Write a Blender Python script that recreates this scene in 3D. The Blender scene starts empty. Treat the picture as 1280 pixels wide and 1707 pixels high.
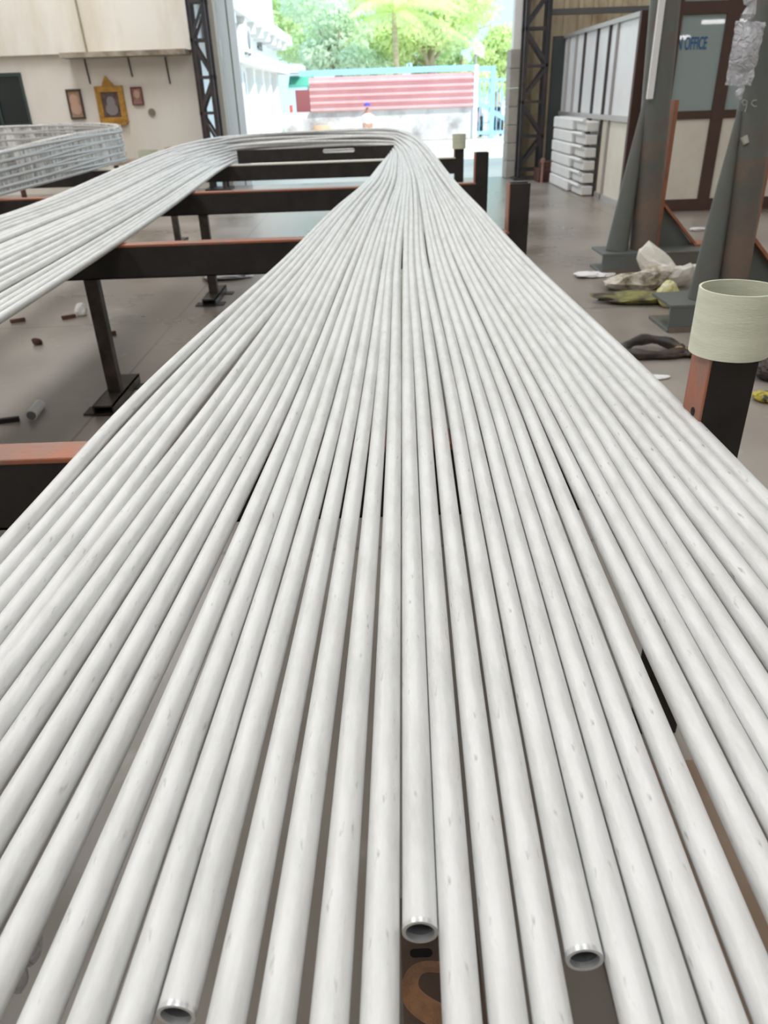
import bpy, bmesh, math, random
from mathutils import Vector, Matrix
random.seed(7)
sc = bpy.context.scene
COL = sc.collection
# ------------------------------------------------------------------ camera
H = 1.32
F = 1233.0; CX, CY = 640.0, 853.5
PITCH, ROLL = math.radians(29.4), math.radians(-2.0)
fw = Vector((0, math.cos(PITCH), -math.sin(PITCH)))
up0 = Vector((0, math.sin(PITCH), math.cos(PITCH))); rt0 = Vector((1, 0, 0))
rt = math.cos(ROLL)*rt0 + math.sin(ROLL)*up0
up = -math.sin(ROLL)*rt0 + math.cos(ROLL)*up0
cd = bpy.data.cameras.new('camera'); cam = bpy.data.objects.new('camera', cd); COL.objects.link(cam)
cam.matrix_world = Matrix(((rt.x, up.x, -fw.x, 0), (rt.y, up.y, -fw.y, 0), (rt.z, up.z, -fw.z, H), (0, 0, 0, 1)))
cd.sensor_fit = 'VERTICAL'; cd.sensor_height = 36; cd.lens = F/1707*36
cd.clip_start = .02; cd.clip_end = 400
cd.dof.use_dof = True; cd.dof.focus_distance = .95; cd.dof.aperture_fstop = 9
sc.camera = cam
# ------------------------------------------------------------------ world, sun, roof lights, exposure
w = bpy.data.worlds.new('world'); sc.world = w; w.use_nodes = True
bg = w.node_tree.nodes['Background']; bg.inputs[0].default_value = (.50, .77, 1, 1); bg.inputs[1].default_value = 1.7
sd = bpy.data.lights.new('sun', 'SUN'); sd.energy = 4.3; sd.angle = .01; sd.color = (1, .95, .85)
sun = bpy.data.objects.new('sun', sd); COL.objects.link(sun); sun.rotation_euler = (math.radians(28), math.radians(32), 0); sun.location = (10, 0, 30)
for x, e in ((-4.6, 260), (0.6, 150), (5.4, 85)):
    for y in (-.8, 5.2, 11.0):
        ld = bpy.data.lights.new('roof_light', 'AREA'); ld.shape = 'RECTANGLE'; ld.size = 1.6; ld.size_y = 4.2
        ld.energy = e*(1.05 if y < 0 else .55 if y < 8 else .95); ld.color = (1, .995, .985)
        lo = bpy.data.objects.new('roof_light', ld); COL.objects.link(lo); lo.location = (x, y, 6.55)
vs = sc.view_settings; vs.view_transform = 'Standard'; vs.look = 'None'; vs.exposure = 0.0; vs.gamma = 1; vs.use_curve_mapping = False
# ------------------------------------------------------------------ helpers
def P(x, y, X=None, Y=None, Z=None):
    d = ((x-CX)/F)*rt - ((y-CY)/F)*up + fw
    t = X/d.x if X is not None else Y/d.y if Y is not None else (Z-H)/d.z
    return Vector((0, 0, H)) + d*t
MATS = {}
def mat(name, col, rough=.6, metal=0.0, col2=None, scale=6, thr=(.4, .62), bump=0.0, bscale=40, stretch=(1, 1, 1), spec=.5, trans=0, alpha=1, emit=None, estr=1, fine=None):
    if name in MATS: return MATS[name]
    m = bpy.data.materials.new(name); m.use_nodes = True; nt = m.node_tree; N = nt.nodes; L = nt.links
    b = N['Principled BSDF']; b.inputs['Base Color'].default_value = (*col, 1); b.inputs['Roughness'].default_value = rough
    b.inputs['Metallic'].default_value = metal; b.inputs['Specular IOR Level'].default_value = spec
    b.inputs['Transmission Weight'].default_value = trans; b.inputs['Alpha'].default_value = alpha
    if emit: b.inputs['Emission Color'].default_value = (*emit, 1); b.inputs['Emission Strength'].default_value = estr
    if col2 or bump:
        tc = N.new('ShaderNodeTexCoord'); mp = N.new('ShaderNodeMapping'); L.new(tc.outputs['Object'], mp.inputs[0]); mp.inputs['Scale'].default_value = stretch
    if col2:
        n = N.new('ShaderNodeTexNoise'); n.inputs['Scale'].default_value = scale; n.inputs['Detail'].default_value = 6; n.inputs['Roughness'].default_value = .65
        L.new(mp.outputs[0], n.inputs[0]); r = N.new('ShaderNodeValToRGB'); r.color_ramp.elements[0].position = thr[0]; r.color_ramp.elements[1].position = thr[1]
        r.color_ramp.elements[0].color = (*col, 1); r.color_ramp.elements[1].color = (*col2, 1); L.new(n.outputs[0], r.inputs[0])
        out = r.outputs[0]
        if fine:
            n2 = N.new('ShaderNodeTexNoise'); n2.inputs['Scale'].default_value = fine[1]; n2.inputs['Detail'].default_value = 3
            L.new(mp.outputs[0], n2.inputs[0]); r2 = N.new('ShaderNodeValToRGB'); r2.color_ramp.elements[0].position = fine[2]; r2.color_ramp.elements[1].position = fine[2]+.16
            r2.color_ramp.elements[0].color = (0, 0, 0, 1); r2.color_ramp.elements[1].color = (1, 1, 1, 1); L.new(n2.outputs[0], r2.inputs[0])
            mx = N.new('ShaderNodeMix'); mx.data_type = 'RGBA'; L.new(r2.outputs[0], mx.inputs[0]); L.new(out, mx.inputs[6]); mx.inputs[7].default_value = (*fine[0], 1); out = mx.outputs[2]
        L.new(out, b.inputs['Base Color'])
    if bump:
        n = N.new('ShaderNodeTexNoise'); n.inputs['Scale'].default_value = bscale; n.inputs['Detail'].default_value = 4; L.new(mp.outputs[0], n.inputs[0])
        bp = N.new('ShaderNodeBump'); bp.inputs['Strength'].default_value = bump; bp.inputs['Distance'].default_value = .01; L.new(n.outputs[0], bp.inputs['Height']); L.new(bp.outputs[0], b.inputs['Normal'])
    MATS[name] = m; return m

class MB:
    def __init__(s): s.v = []; s.f = []; s.smooth = False
    def add(s, vs_, fs): o = len(s.v); s.v += [Vector(a) for a in vs_]; s.f += [tuple(i+o for i in f) for f in fs]; return s
    def box(s, a, b):
        x0, y0, z0 = a; x1, y1, z1 = b
        return s.add([(x0,y0,z0),(x1,y0,z0),(x1,y1,z0),(x0,y1,z0),(x0,y0,z1),(x1,y0,z1),(x1,y1,z1),(x0,y1,z1)],
                     [(0,3,2,1),(4,5,6,7),(0,1,5,4),(1,2,6,5),(2,3,7,6),(3,0,4,7)])
    def bar(s, a, b, wx, wy, ref=(0, 1, 0)):
        a = Vector(a); b = Vector(b); d = (b-a).normalized(); r = Vector(ref)
        if abs(d.dot(r)) > .95: r = Vector((1, 0, 0))
        u = d.cross(r).normalized(); v = u.cross(d).normalized()
        q = [a+u*sx*wx/2+v*sy*wy/2 for sx, sy in ((-1,-1),(1,-1),(1,1),(-1,1))] + [b+u*sx*wx/2+v*sy*wy/2 for sx, sy in ((-1,-1),(1,-1),(1,1),(-1,1))]
        return s.add(q, [(0,3,2,1),(4,5,6,7),(0,1,5,4),(1,2,6,5),(2,3,7,6),(3,0,4,7)])
    def tube(s, pts, rad, n=12, caps=True, closed=False):
        pts = [Vector(p) for p in pts]; m = len(pts); o = len(s.v)
        rads = rad if isinstance(rad, (list, tuple)) else [rad]*m
        ref = Vector((0, 0, 1)); t0 = (pts[1]-pts[0]).normalized()
        if abs(t0.dot(ref)) > .9: ref = Vector((1, 0, 0))
        u = t0.cross(ref).normalized()
        for i, p in enumerate(pts):
            t = (pts[min(i+1, m-1)]-pts[max(i-1, 0)]).normalized()
            u = (u - t*u.dot(t)).normalized(); v = t.cross(u)
            for k in range(n):
                a = 2*math.pi*k/n; s.v.append(p+(u*math.cos(a)+v*math.sin(a))*rads[i])
        for i in range(m-1):
            for k in range(n):
                k2 = (k+1) % n; s.f.append((o+i*n+k, o+i*n+k2, o+(i+1)*n+k2, o+(i+1)*n+k))
        if caps: s.f.append(tuple(o+k for k in range(n))[::-1]); s.f.append(tuple(o+(m-1)*n+k for k in range(n)))
        return s
    def prism(s, poly, ext):      # poly = list of 3D points, ext = vector
        n = len(poly); ext = Vector(ext); o = len(s.v)
        s.v += [Vector(p) for p in poly]+[Vector(p)+ext for p in poly]
        s.f += [tuple(range(o, o+n))[::-1], tuple(range(o+n, o+2*n))]+[(o+i, o+(i+1) % n, o+n+(i+1) % n, o+n+i) for i in range(n)]
        return s
    def build(s, name, m, parent=None, smooth=False, bevel=0, loc=None):
        if parent is not None: off = parent_world(parent)
        else:
            xs = [v.x for v in s.v]; ys = [v.y for v in s.v]; zs = [v.z for v in s.v]
            off = Vector(loc) if loc is not None else Vector(((min(xs)+max(xs))/2, (min(ys)+max(ys))/2, min(zs)))
        me = bpy.data.meshes.new(name); me.from_pydata([v-off for v in s.v], [], s.f)
        bm = bmesh.new(); bm.from_mesh(me); bmesh.ops.recalc_face_normals(bm, faces=bm.faces); bm.to_mesh(me); bm.free()
        if smooth:
            me.shade_smooth()
            try: me.set_sharp_from_angle(angle=math.radians(40))
            except Exception: pass
        o = bpy.data.objects.new(name, me); COL.objects.link(o)
        if m: me.materials.append(m)
        if parent is not None: o.parent = parent
        else: o.location = off
        if bevel:
            bv = o.modifiers.new('bevel', 'BEVEL'); bv.width = bevel; bv.segments = 2; bv.limit_method = 'ANGLE'
        return o
def parent_world(p):
    l = Vector(p.location)
    while p.parent is not None: p = p.parent; l = l+Vector(p.location)
    return l
def tag(o, label, cat, group=None, kind=None):
    if label: o['label'] = label
    if cat: o['category'] = cat
    if group: o['group'] = group
    if kind: o['kind'] = kind
    return o
def thing(name, loc, label, cat, group=None):
    o = bpy.data.objects.new(name, None); COL.objects.link(o); o.location = loc; o.empty_display_size = .1
    return tag(o, label, cat, group)
def struct(o, label=None): o['kind'] = 'structure'; return o
def hermite(knots, y):            # monotone-ish cubic through (y, value) knots
    ks = sorted(knots); n = len(ks)
    if y <= ks[0][0]:
        (a, b), (c, d) = ks[0], ks[1]; return b+(d-b)/(c-a)*(y-a)
    if y >= ks[-1][0]: return ks[-1][1]
    for i in range(n-1):
        if ks[i][0] <= y <= ks[i+1][0]: break
    def sl(j):
        if j == 0: return (ks[1][1]-ks[0][1])/(ks[1][0]-ks[0][0])
        if j == n-1: return (ks[-1][1]-ks[-2][1])/(ks[-1][0]-ks[-2][0])
        a = (ks[j][1]-ks[j-1][1])/(ks[j][0]-ks[j-1][0]); b = (ks[j+1][1]-ks[j][1])/(ks[j+1][0]-ks[j][0]); return (a+b)/2
    h = ks[i+1][0]-ks[i][0]; t = (y-ks[i][0])/h; m0 = sl(i)*h; m1 = sl(i+1)*h
    return (2*t**3-3*t*t+1)*ks[i][1]+(t**3-2*t*t+t)*m0+(-2*t**3+3*t*t)*ks[i+1][1]+(t**3-t*t)*m1
def sstep(t): t = max(0, min(1, t)); return t*t*(3-2*t)

# ------------------------------------------------------------------ materials
M_tube = mat('pickled_steel', (.69, .695, .69), .50, .2, (.52, .525, .515), 12, (.42, .80), .10, 60, (2.6, .7, 2.6), fine=((.34, .34, .33), 55, .66))
M_bore = mat('tube_bore', (.22, .23, .24), .5, .4)
M_rim = mat('cut_rim', (.74, .75, .76), .34, .75)
M_black = mat('black_steel', (.010, .008, .007), .6, .0, (.022, .016, .013), 9)
M_orange = mat('red_oxide_paint', (.36, .11, .05), .5, .0, (.26, .13, .09), 7, (.42, .58), .2, 60)
M_leg = mat('leg_steel', (.045, .036, .032), .5, .3, (.09, .07, .06), 12)
M_cream = mat('fibre_sleeve', (.68, .69, .56), .6, 0, (.56, .59, .46), 5, (.35, .7), .15, 80, (1, 1, 8))
M_greyst = mat('grey_column_paint', (.135, .15, .14), .42, .1, (.15, .12, .095), 2.2, (.5, .68), .1, 30)
M_rustst = mat('rust_column', (.19, .14, .11), .5, .1, (.12, .12, .11), 3, (.4, .6))
M_brown = mat('brown_frame', (.075, .038, .03), .5)
M_cream_panel = mat('cream_panel', (.74, .71, .62), .5, 0, (.68, .64, .55), 2)
M_white = mat('white_paint', (.80, .80, .79), .6, 0, (.74, .74, .73), 2)

# ------------------------------------------------------------------ setting
m = bpy.data.materials.new('floor_concrete'); m.use_nodes = True; nt = m.node_tree; N = nt.nodes; L = nt.links; b = N['Principled BSDF']
tc = N.new('ShaderNodeTexCoord'); n1 = N.new('ShaderNodeTexNoise'); n1.inputs['Scale'].default_value = .9; n1.inputs['Detail'].default_value = 8; L.new(tc.outputs['Object'], n1.inputs[0])
r1 = N.new('ShaderNodeValToRGB'); r1.color_ramp.elements[0].position = .3; r1.color_ramp.elements[1].position = .72
r1.color_ramp.elements[0].color = (.185, .155, .13, 1); r1.color_ramp.elements[1].color = (.36, .325, .29, 1); L.new(n1.outputs[0], r1.inputs[0])
n2 = N.new('ShaderNodeTexNoise'); n2.inputs['Scale'].default_value = 7; n2.inputs['Detail'].default_value = 6; L.new(tc.outputs['Object'], n2.inputs[0])
r2 = N.new('ShaderNodeValToRGB'); r2.color_ramp.elements[0].position = .62; r2.color_ramp.elements[1].position = .74
r2.color_ramp.elements[0].color = (0, 0, 0, 1); r2.color_ramp.elements[1].color = (.5, .5, .5, 1); L.new(n2.outputs[0], r2.inputs[0])
mx = N.new('ShaderNodeMix'); mx.data_type = 'RGBA'; L.new(r2.outputs[0], mx.inputs[0]); L.new(r1.outputs[0], mx.inputs[6]); mx.inputs[7].default_value = (.46, .42, .37, 1)
# expansion joints across the hall
sx = N.new('ShaderNodeSeparateXYZ'); L.new(tc.outputs['Object'], sx.inputs[0])
def joint(sock, period, phase, width):
    a = N.new('ShaderNodeMath'); a.operation = 'ADD'; L.new(sock, a.inputs[0]); a.inputs[1].default_value = phase
    q = N.new('ShaderNodeMath'); q.operation = 'PINGPONG'; L.new(a.outputs[0], q.inputs[0]); q.inputs[1].default_value = period/2
    c = N.new('ShaderNodeMath'); c.operation = 'LESS_THAN'; L.new(q.outputs[0], c.inputs[0]); c.inputs[1].default_value = width; return c.outputs[0]
j1 = joint(sx.outputs[1], 3.0, -2.1, .009); j2 = joint(sx.outputs[0], 4.2, 1.4, .007)
mxj = N.new('ShaderNodeMath'); mxj.operation = 'MAXIMUM'; L.new(j1, mxj.inputs[0]); L.new(j2, mxj.inputs[1])
mj = N.new('ShaderNodeMath'); mj.operation = 'MULTIPLY'; L.new(mxj.outputs[0], mj.inputs[0]); mj.inputs[1].default_value = .55
m2 = N.new('ShaderNodeMix'); m2.data_type = 'RGBA'; L.new(mj.outputs[0], m2.inputs[0]); L.new(mx.outputs[2], m2.inputs[6]); m2.inputs[7].default_value = (.06, .05, .045, 1)
L.new(m2.outputs[2], b.inputs['Base Color']); b.inputs['Specular IOR Level'].default_value = 1.0
r3 = N.new('ShaderNodeMapRange'); L.new(n1.outputs[0], r3.inputs[0]); r3.inputs[1].default_value = .3; r3.inputs[2].default_value = .7; r3.inputs[3].default_value = .24; r3.inputs[4].default_value = .38; L.new(r3.outputs[0], b.inputs['Roughness'])
bp = N.new('ShaderNodeBump'); bp.inputs['Strength'].default_value = .10; bp.inputs['Distance'].default_value = .01; L.new(n2.outputs[0], bp.inputs['Height']); L.new(bp.outputs[0], b.inputs['Normal'])
M_floor = m
WY = 14.0                                   # inner face of the far wall
struct(MB().box((-9, -9, -.2), (9, WY+.3, 0)).build('floor', M_floor, loc=(0, 0, 0)))
M_wall = mat('stained_whitewash', (.80, .76, .70), .85, 0, (.68, .61, .52), .9, (.5, .85), .1, 12, (1, 1, .35))
M_wall_up = mat('upper_whitewash', (.84, .81, .75), .85, 0, (.66, .58, .44), .8, (.5, .8), .1, 12, (1.3, 1, .3))
M_clad = mat('cladding', (.55, .47, .33), .6, .1, (.30, .20, .12), 2, (.5, .75))
DL, DR = -2.62, 2.36                        # doorway jambs
nz = P(200, 96, Y=WY).z
o = struct(MB().box((-9, WY, 0), (DL-.16, WY+.25, nz+.075)).build('wall_back', M_wall))
# upper wall stands a hand's breadth proud and carries a projecting concrete ledge
struct(MB().box((-9, WY-.12, nz+.07), (DL-.16, WY+.25, 7)).build('wall_back_upper', M_wall_up))
a = P(106, 97, Y=WY-.25); c = P(313, 92, Y=WY-.25)
struct(MB().box((a.x, WY-.42, nz-.0), (c.x, WY+.2, nz+.07)).build('trim_1', mat('ledge', (.42, .37, .30), .9, 0, (.2, .16, .12), 3)))
mb = MB(); x = DR+.16; k = 0               # ribbed cladding right of the door
while x < 9:
    mb.box((x, WY+.14, 0), (x+.17, WY+.18, 7)); mb.box((x+.17, WY+.10, 0), (x+.23, WY+.18, 7)); x += .23
struct(mb.build('wall_back_cladding', M_clad))
struct(MB().box((-9.2, -9, 0), (-9, WY+.3, 7)).build('wall_left', M_wall))
struct(MB().box((9, -9, 0), (9.2, WY+.3, 7)).build('wall_right', M_wall))
struct(MB().box((-9.2, -9.2, 0), (9.2, -9, 7)).build('wall_front', M_wall))
struct(MB().box((-9.2, -9.2, 7), (9.2, WY+.3, 7.2)).build('ceiling', mat('roof_sheet', (.45, .45, .43), .7)))
struct(MB().box((DL-.2, WY-.1, 4.6), (DR+.2, WY+.25, 7)).build('wall_back_lintel', M_wall_up))
# pillar at the right jamb
pl0 = P(848, 200, Y=WY-.05); pl1 = P(871, 200, Y=WY-.05); pt = P(858, 82, Y=WY-.05).z
mb = MB(); nb = 7
for k in range(nb): mb.box((pl0.x-.02, WY-.1, pt*k/nb+.006), (pl1.x+.02, WY+.3, pt*(k+1)/nb))
struct(mb.build('trim_2', mat('pillar_block', (.42, .40, .36), .9, 0, (.34, .32, .29), 3), bevel=.008))
struct(MB().box((P(857, 40, Y=WY).x, WY-.02, pt), (P(873, 40, Y=WY).x, WY+.2, 4.6)).build('trim_3', M_white))
# left jamb: grey edge and pale blue sliding door leaf
xa = P(352, 100, Y=WY).x
struct(MB().box((xa-.02, WY-.04, 0), (xa+.13, WY+.26, 4.6)).build('trim_4', mat('jamb_cream', (.55, .52, .45), .7)))
d1 = thing('door_1', (xa+.24, WY+.35, 0), None, None); d1['kind'] = 'structure'
M_blue = mat('pale_blue_door', (.80, .88, .95), .4)
MB().box((xa+.13, WY+.3, 0), (xa+.27, WY+.36, 4.6)).build('door_leaf', M_blue, d1)
MB().box((xa+.29, WY+.32, 0), (xa+.40, WY+.38, 4.6)).build('door_rib', M_blue, d1)
MB().box((xa+.27, WY+.33, 0), (xa+.29, WY+.35, 4.6)).build('door_seam', mat('seam_green', (.1, .18, .1), .7), d1)

# ------------------------------------------------------------------ truss columns of the doorway
def lattice(name, x0, x1, y, label, ztop=7, dep=.28, lean=0):
    t = thing(name, ((x0+x1)/2, y+dep/2, 0), label, 'steel column')
    M = mat('dark_truss', (.035, .038, .045), .55, .2, (.07, .05, .045), 4)
    for (xx, yy) in ((x0, y), (x1, y), (x0, y+dep), (x1, y+dep)):
        mb = MB(); sxx = 1 if xx == x0 else -1; mb.box((min(xx, xx+sxx*.06), yy-.005, 0), (max(xx, xx+sxx*.06), yy+.005, ztop)); mb.box((xx-.005, yy-.03, 0), (xx+.005, yy+.03, ztop))
        mb.build('corner_angle', M, t)
    z = .15; k = 0; st = .5
    while z < ztop-st:
        for yy in (y, y+dep):
            a, b2 = ((x0, z), (x1, z+st)) if k % 2 == 0 else ((x1, z), (x0, z+st))
            MB().bar((a[0], yy, a[1]), (b2[0], yy, b2[1]), .012, .045, (0, 0, 1)).build('lacing_bar', M, t)
            MB().bar((x0, yy, z), (x1, yy, z), .04, .012).build('tie_bar', M, t)
        z += st; k += 1
    MB().box((x0-.08, y-.08, 0), (x1+.08, y+dep+.08, .03)).build('base_plate', M, t)
    return t
lx0 = P(318, 60, Y=WY-.35).x; lx1 = P(352, 100, Y=WY-.35).x
lattice('lattice_column', lx0, lx1, WY-.4, 'dark laced steel column left of the big doorway, beside the whitewashed wall')
rx0 = P(872, 100, Y=WY-.35).x; rx1 = P(913, 100, Y=WY-.35).x
lattice('lattice_column', rx0, rx1, WY-.4, 'dark laced steel column right of the doorway behind the office partition')
MB().bar((rx1, WY-.15, P(990, 18, Y=WY-.15).z), (8.9, WY-.15, P(990, 18, Y=WY-.15).z), .1, .08, (0, 0, 1)).build('purlin', mat('purlin_grey', (.10, .10, .10), .5))
tag(bpy.data.objects['purlin'], 'dark horizontal steel rail across the ribbed cladding above the partition', 'steel rail')
a = P(918, 120, Y=WY-.25); b2 = P(938, 120, Y=WY-.25)
tag(MB().box((a.x, WY-.3, 0), (b2.x, WY-.22, P(925, 60, Y=WY-.3).z)).build('tall_board', mat('dark_board', (.045, .055, .052), .5), bevel=.01), 'tall dark green-grey board standing between lattice column and partition', 'board')
# rusty steel block by the right column
a = P(884, 298, Z=0); b2 = P(926, 300, Z=0); t = thing('rusty_machine_base', ((a.x+b2.x)/2, WY-.7, 0), 'dark red-brown steel base on the floor under the right lattice column', 'machine part')
M_rb = mat('dark_rust', (.06, .022, .018), .7, 0, (.12, .05, .04), 8)
MB().box((a.x, WY-.9, 0), (b2.x, WY-.5, .20)).box((a.x+.06, WY-.86, .2), (b2.x-.06, WY-.54, .30)).build('block', M_rb, t, bevel=.01)
MB().tube([(a.x+.05, WY-.95, 0), (a.x+.05, WY-.95, .32)], .02).tube([(a.x+.05, WY-.95, .3), (a.x+.05, WY-.95, .36)], .035).build('bolt', mat('pink_rust', (.3, .17, .14), .7), t, smooth=True)

# ------------------------------------------------------------------ tube rack: four cross beams with legs and end posts
BT = H-.56                                  # top of the beams
def beam_y(px, py): return P(px, py, Z=BT).y
BY = [beam_y(120, 762), beam_y(340, 404), beam_y(300, 322), beam_y(560, 269)]
def channel_x(mb, x0, x1, yf, z0, z1, dep, t=.008):     # channel along X, web in front
    mb.box((x0, yf, z0), (x1, yf+t, z1)); mb.box((x0, yf, z0), (x1, yf+dep, z0+t))
    return mb
ords = ['nearest', 'second', 'third', 'farthest']
post_top = [P(1215, 480, Y=BY[0]+.03).z-.03, P(862, 306, Y=BY[1]).z, P(800, 254, Y=BY[2]).z, P(764, 230, Y=BY[3]).z]
post_x = [P(1150, 690, Y=BY[0]).x+.018, P(847, 350, Y=BY[1]).x, P(791, 300, Y=BY[2]).x, P(757, 280, Y=BY[3]).x]
xl = [-4.6, -4.6, -5.6, -5.6]
legxs = [(-1.36, -4.4), (-1.34, -4.4), (-1.23, -3.4, -5.4), (-2.05, -5.4)]
desc = ['nearest black cross beam with red-oxide top, ending at the large sleeved post',
        'second cross beam from the camera, two slim legs on floor feet',
        'third cross beam from the camera, below the left tube leg',
        'farthest cross beam, under the bends of the tubes']
racks = []
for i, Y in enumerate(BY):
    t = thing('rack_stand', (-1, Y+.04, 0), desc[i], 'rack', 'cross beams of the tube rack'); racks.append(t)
    dep = .075; bh = .15; x1 = post_x[i]+.01
    mb = MB(); channel_x(mb, xl[i], x1, Y, BT-bh, BT-.004, dep); mb.build('crossbeam', M_black, t, bevel=.002)
    MB().box((xl[i], Y-.002, BT-.012), (x1, Y+dep, BT)).build('top_flange', M_orange if i < 3 else mat('glare_painted_flange', (.78, .74, .64), .4), t, bevel=.003)['label'] = 'worn red-oxide painted top flange' if i < 3 else 'top flange with daylight glare painted in as a pale colour'  # daylight glare on the farthest beam is painted as a pale flange colour
    # end post: channel with its web facing the tubes
    px = post_x[i]; pw = .088 if i == 0 else .095
    mb = MB(); mb.prism([(px+.006, Y+.002, 0), (px+pw, Y+.002, 0), (px+pw, Y+.012, 0), (px+.014, Y+.012, 0), (px+.014, Y+.068, 0), (px+pw, Y+.068, 0), (px+pw, Y+.078, 0), (px+.006, Y+.078, 0)], (0, 0, post_top[i]))
    mb.build('end_post', M_black, t, bevel=.002)
    MB().box((px, Y, BT-.03), (px+.006, Y+.08, post_top[i])).build('post_web', M_orange, t, bevel=.003)['label'] = 'red-oxide painted web of the end post'
    for zz in (BT+.035, BT+.165):
        if zz < post_top[i]-.02 and i == 0:
            MB().tube([(px-.001, Y+.03, zz), (px+.014, Y+.03, zz)], .008, 12).build('bolt_hole', mat('hole', (.004, .004, .004), .9), t)
    for lx in (px+.04,)+legxs[i]:
        if lx != px+.04:
            MB().box((lx-.032, Y+.022, .055), (lx+.032, Y+.075, BT-bh)).build('leg', M_leg, t, bevel=.003)
        if i == 0 and lx == px+.04: continue
        ft = MB().box((lx-.05, Y-.17, .008), (lx+.05, Y+.30, .012)).box((lx-.05, Y-.17, .01), (lx-.044, Y+.30, .055)).box((lx+.044, Y-.17, .01), (lx+.05, Y+.30, .055)).box((lx-.05, Y-.17, .047), (lx+.05, Y+.30, .055)).build('foot', mat('foot_steel', (.10, .085, .075), .35, .5, (.05, .04, .035), 10), t)
        MB().box((lx-.11, Y-.15, 0), (lx+.10, Y-.05, .008)).build('ground_plate', M_leg, ft); MB().box((lx-.10, Y+.2, 0), (lx+.11, Y+.28, .008)).build('ground_plate', M_leg, ft)
# sleeves slipped over posts
def sleeve(cx, cy, r, z0, z1, label, th=.004):
    mb = MB(); n = 48
    for rr, flip in ((r, 0), (r-th, 1)):
        pass
    prof = [(r, z0), (r, z1), (r-th, z1), (r-th, z0)]
    vs_ = []; fs = []
    for k in range(n):
        a = 2*math.pi*k/n
        for (q, z) in prof: vs_.append((cx+q*math.cos(a), cy+q*math.sin(a), z))
    for k in range(n):
        for j in range(4):
            fs.append((k*4+j, ((k+1) % n)*4+j, ((k+1) % n)*4+(j+1) % 4, k*4+(j+1) % 4))
    mb.add(vs_, fs); return tag(mb.build('pipe_sleeve', M_cream, smooth=True), label, 'pipe sleeve', 'cream pipe sleeves on rack posts')
s0 = P(1222, 588, Y=BY[0]+.03); s1 = P(1226, 486, Y=BY[0]+.03)
sleeve(post_x[0]+.047, BY[0]+.04, .0665, s0.z+.0, s1.z+.004, 'large cream pipe sleeve capping the nearest right-hand post')
s0 = P(765, 248, Y=BY[3]+.03)
sleeve(s0.x, BY[3]+.04, .066, s0.z, s0.z+.13, 'small cream sleeve on the far right post, beyond the tube bends')
s0 = P(250, 275, Y=BY[3]+.03); s1 = P(250, 254, Y=BY[3]+.03)
sleeve(s0.x, BY[3]+.04, .095, BT, BT+.16, 'cream sleeve standing on the farthest beam, left of the tube bends')

# ------------------------------------------------------------------ fan of U-bent tubes
D = .0272; R = D/2; NT = 38
ROWS = {825: [(78,108),(111,138),(139,163),(164,192),(192,225),(225,256),(257,287),(288,320),(320,353),(354,385),(385,418),(421,455),(457,481),(480,512),(513,543),(545,575),(577,606),(609,638),(641,669),(670,699),(700,728),(730,760),(763,792),(793,824),(825,855),(856,885),(886,916),(918,951),(953,986),(987,1019),(1020,1047),(1049,1081),(1083,1115),(1116,1154),(1155,1182),(1183,1215),(1216,1250),(1251,1279)],
 675: [(220,250),(252,275),(275,300),(300,322),(322,345),(345,367),(367,391),(391,415),(415,439),(439,462),(462,486),(486,511),(511,529),(529,555),(555,576),(576,600),(600,622),(622,646),(646,669),(669,692),(693,715),(719,740),(746,766),(767,790),(791,815),(816,837),(838,862),(863,887),(888,914),(915,937),(938,961),(962,985),(986,1011),(1012,1036),(1037,1060),(1061,1087),(1088,1110),(1111,1135)],
 925: [None,(4,37),(37,71),(71,107),(107,144),(144,184),(184,216),(216,255),(257,292),(294,324),(325,367),(374,407),(414,442),(445,481),(482,516),(521,551),(557,591),(598,627),(635,668),(670,702),(703,737),(742,774),(779,812),(815,848),(849,882),(885,917),(918,957),(962,995),(1001,1037),(1039,1076),(1077,1111),(1112,1147),(1148,1185),(1189,1230),(1231,1267),None,None,None],
 1075: [None]*5+[(23,75),(77,113),(114,160),(163,207),(209,251),(253,300),(309,352),(357,395),(396,437),(440,480),(487,526),(534,574),(584,621),(630,668),(671,708),(709,750),(755,792),(799,840),(842,882),(884,925),(926,966),(967,1012),(1015,1057),(1067,1114),(1116,1159),(1160,1201),(1202,1246)]+[None]*6,
 1225: [None]*8+[(66,119),(121,173),(175,226),(240,285),(298,342),(345,390),(394,442),(451,496),(506,554),(566,607),(621,667),(670,716),(717,764),(770,816),(819,870),(872,919),(921,969),(970,1019),(1019,1070),(1072,1122),(1136,1191),(1192,1245)]+[None]*8,
 1375: [None]*9+[(35,96),(98,158),(175,233),(240,296),(298,350),(352,407),(421,470),(482,536),(554,598),(614,667),(670,722),(722,776),(784,835),(840,896),(900,952),(953,1009),(1010,1064),(1066,1124),(1126,1186),(1205,1266)]+[None]*9,
 1560: [None]*11+[(92,158),(166,226),(234,293),(296,359),(377,432),(449,512),(532,588),(604,667),None,(732,792),(804,861),(865,931),(937,998),(1000,1062),(1065,1126),(1127,1196),(1199,1265)]+[None]*10,
 1707: [None]*11+[(31,104),(110,179),(188,260),None,(346,414),(426,494),(519,582),(597,667),None,(736,804),(815,880),(886,956),None,(1031,1100),(1105,1171),(1173,1247)]+[None]*11}
ZB = BT+R
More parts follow.
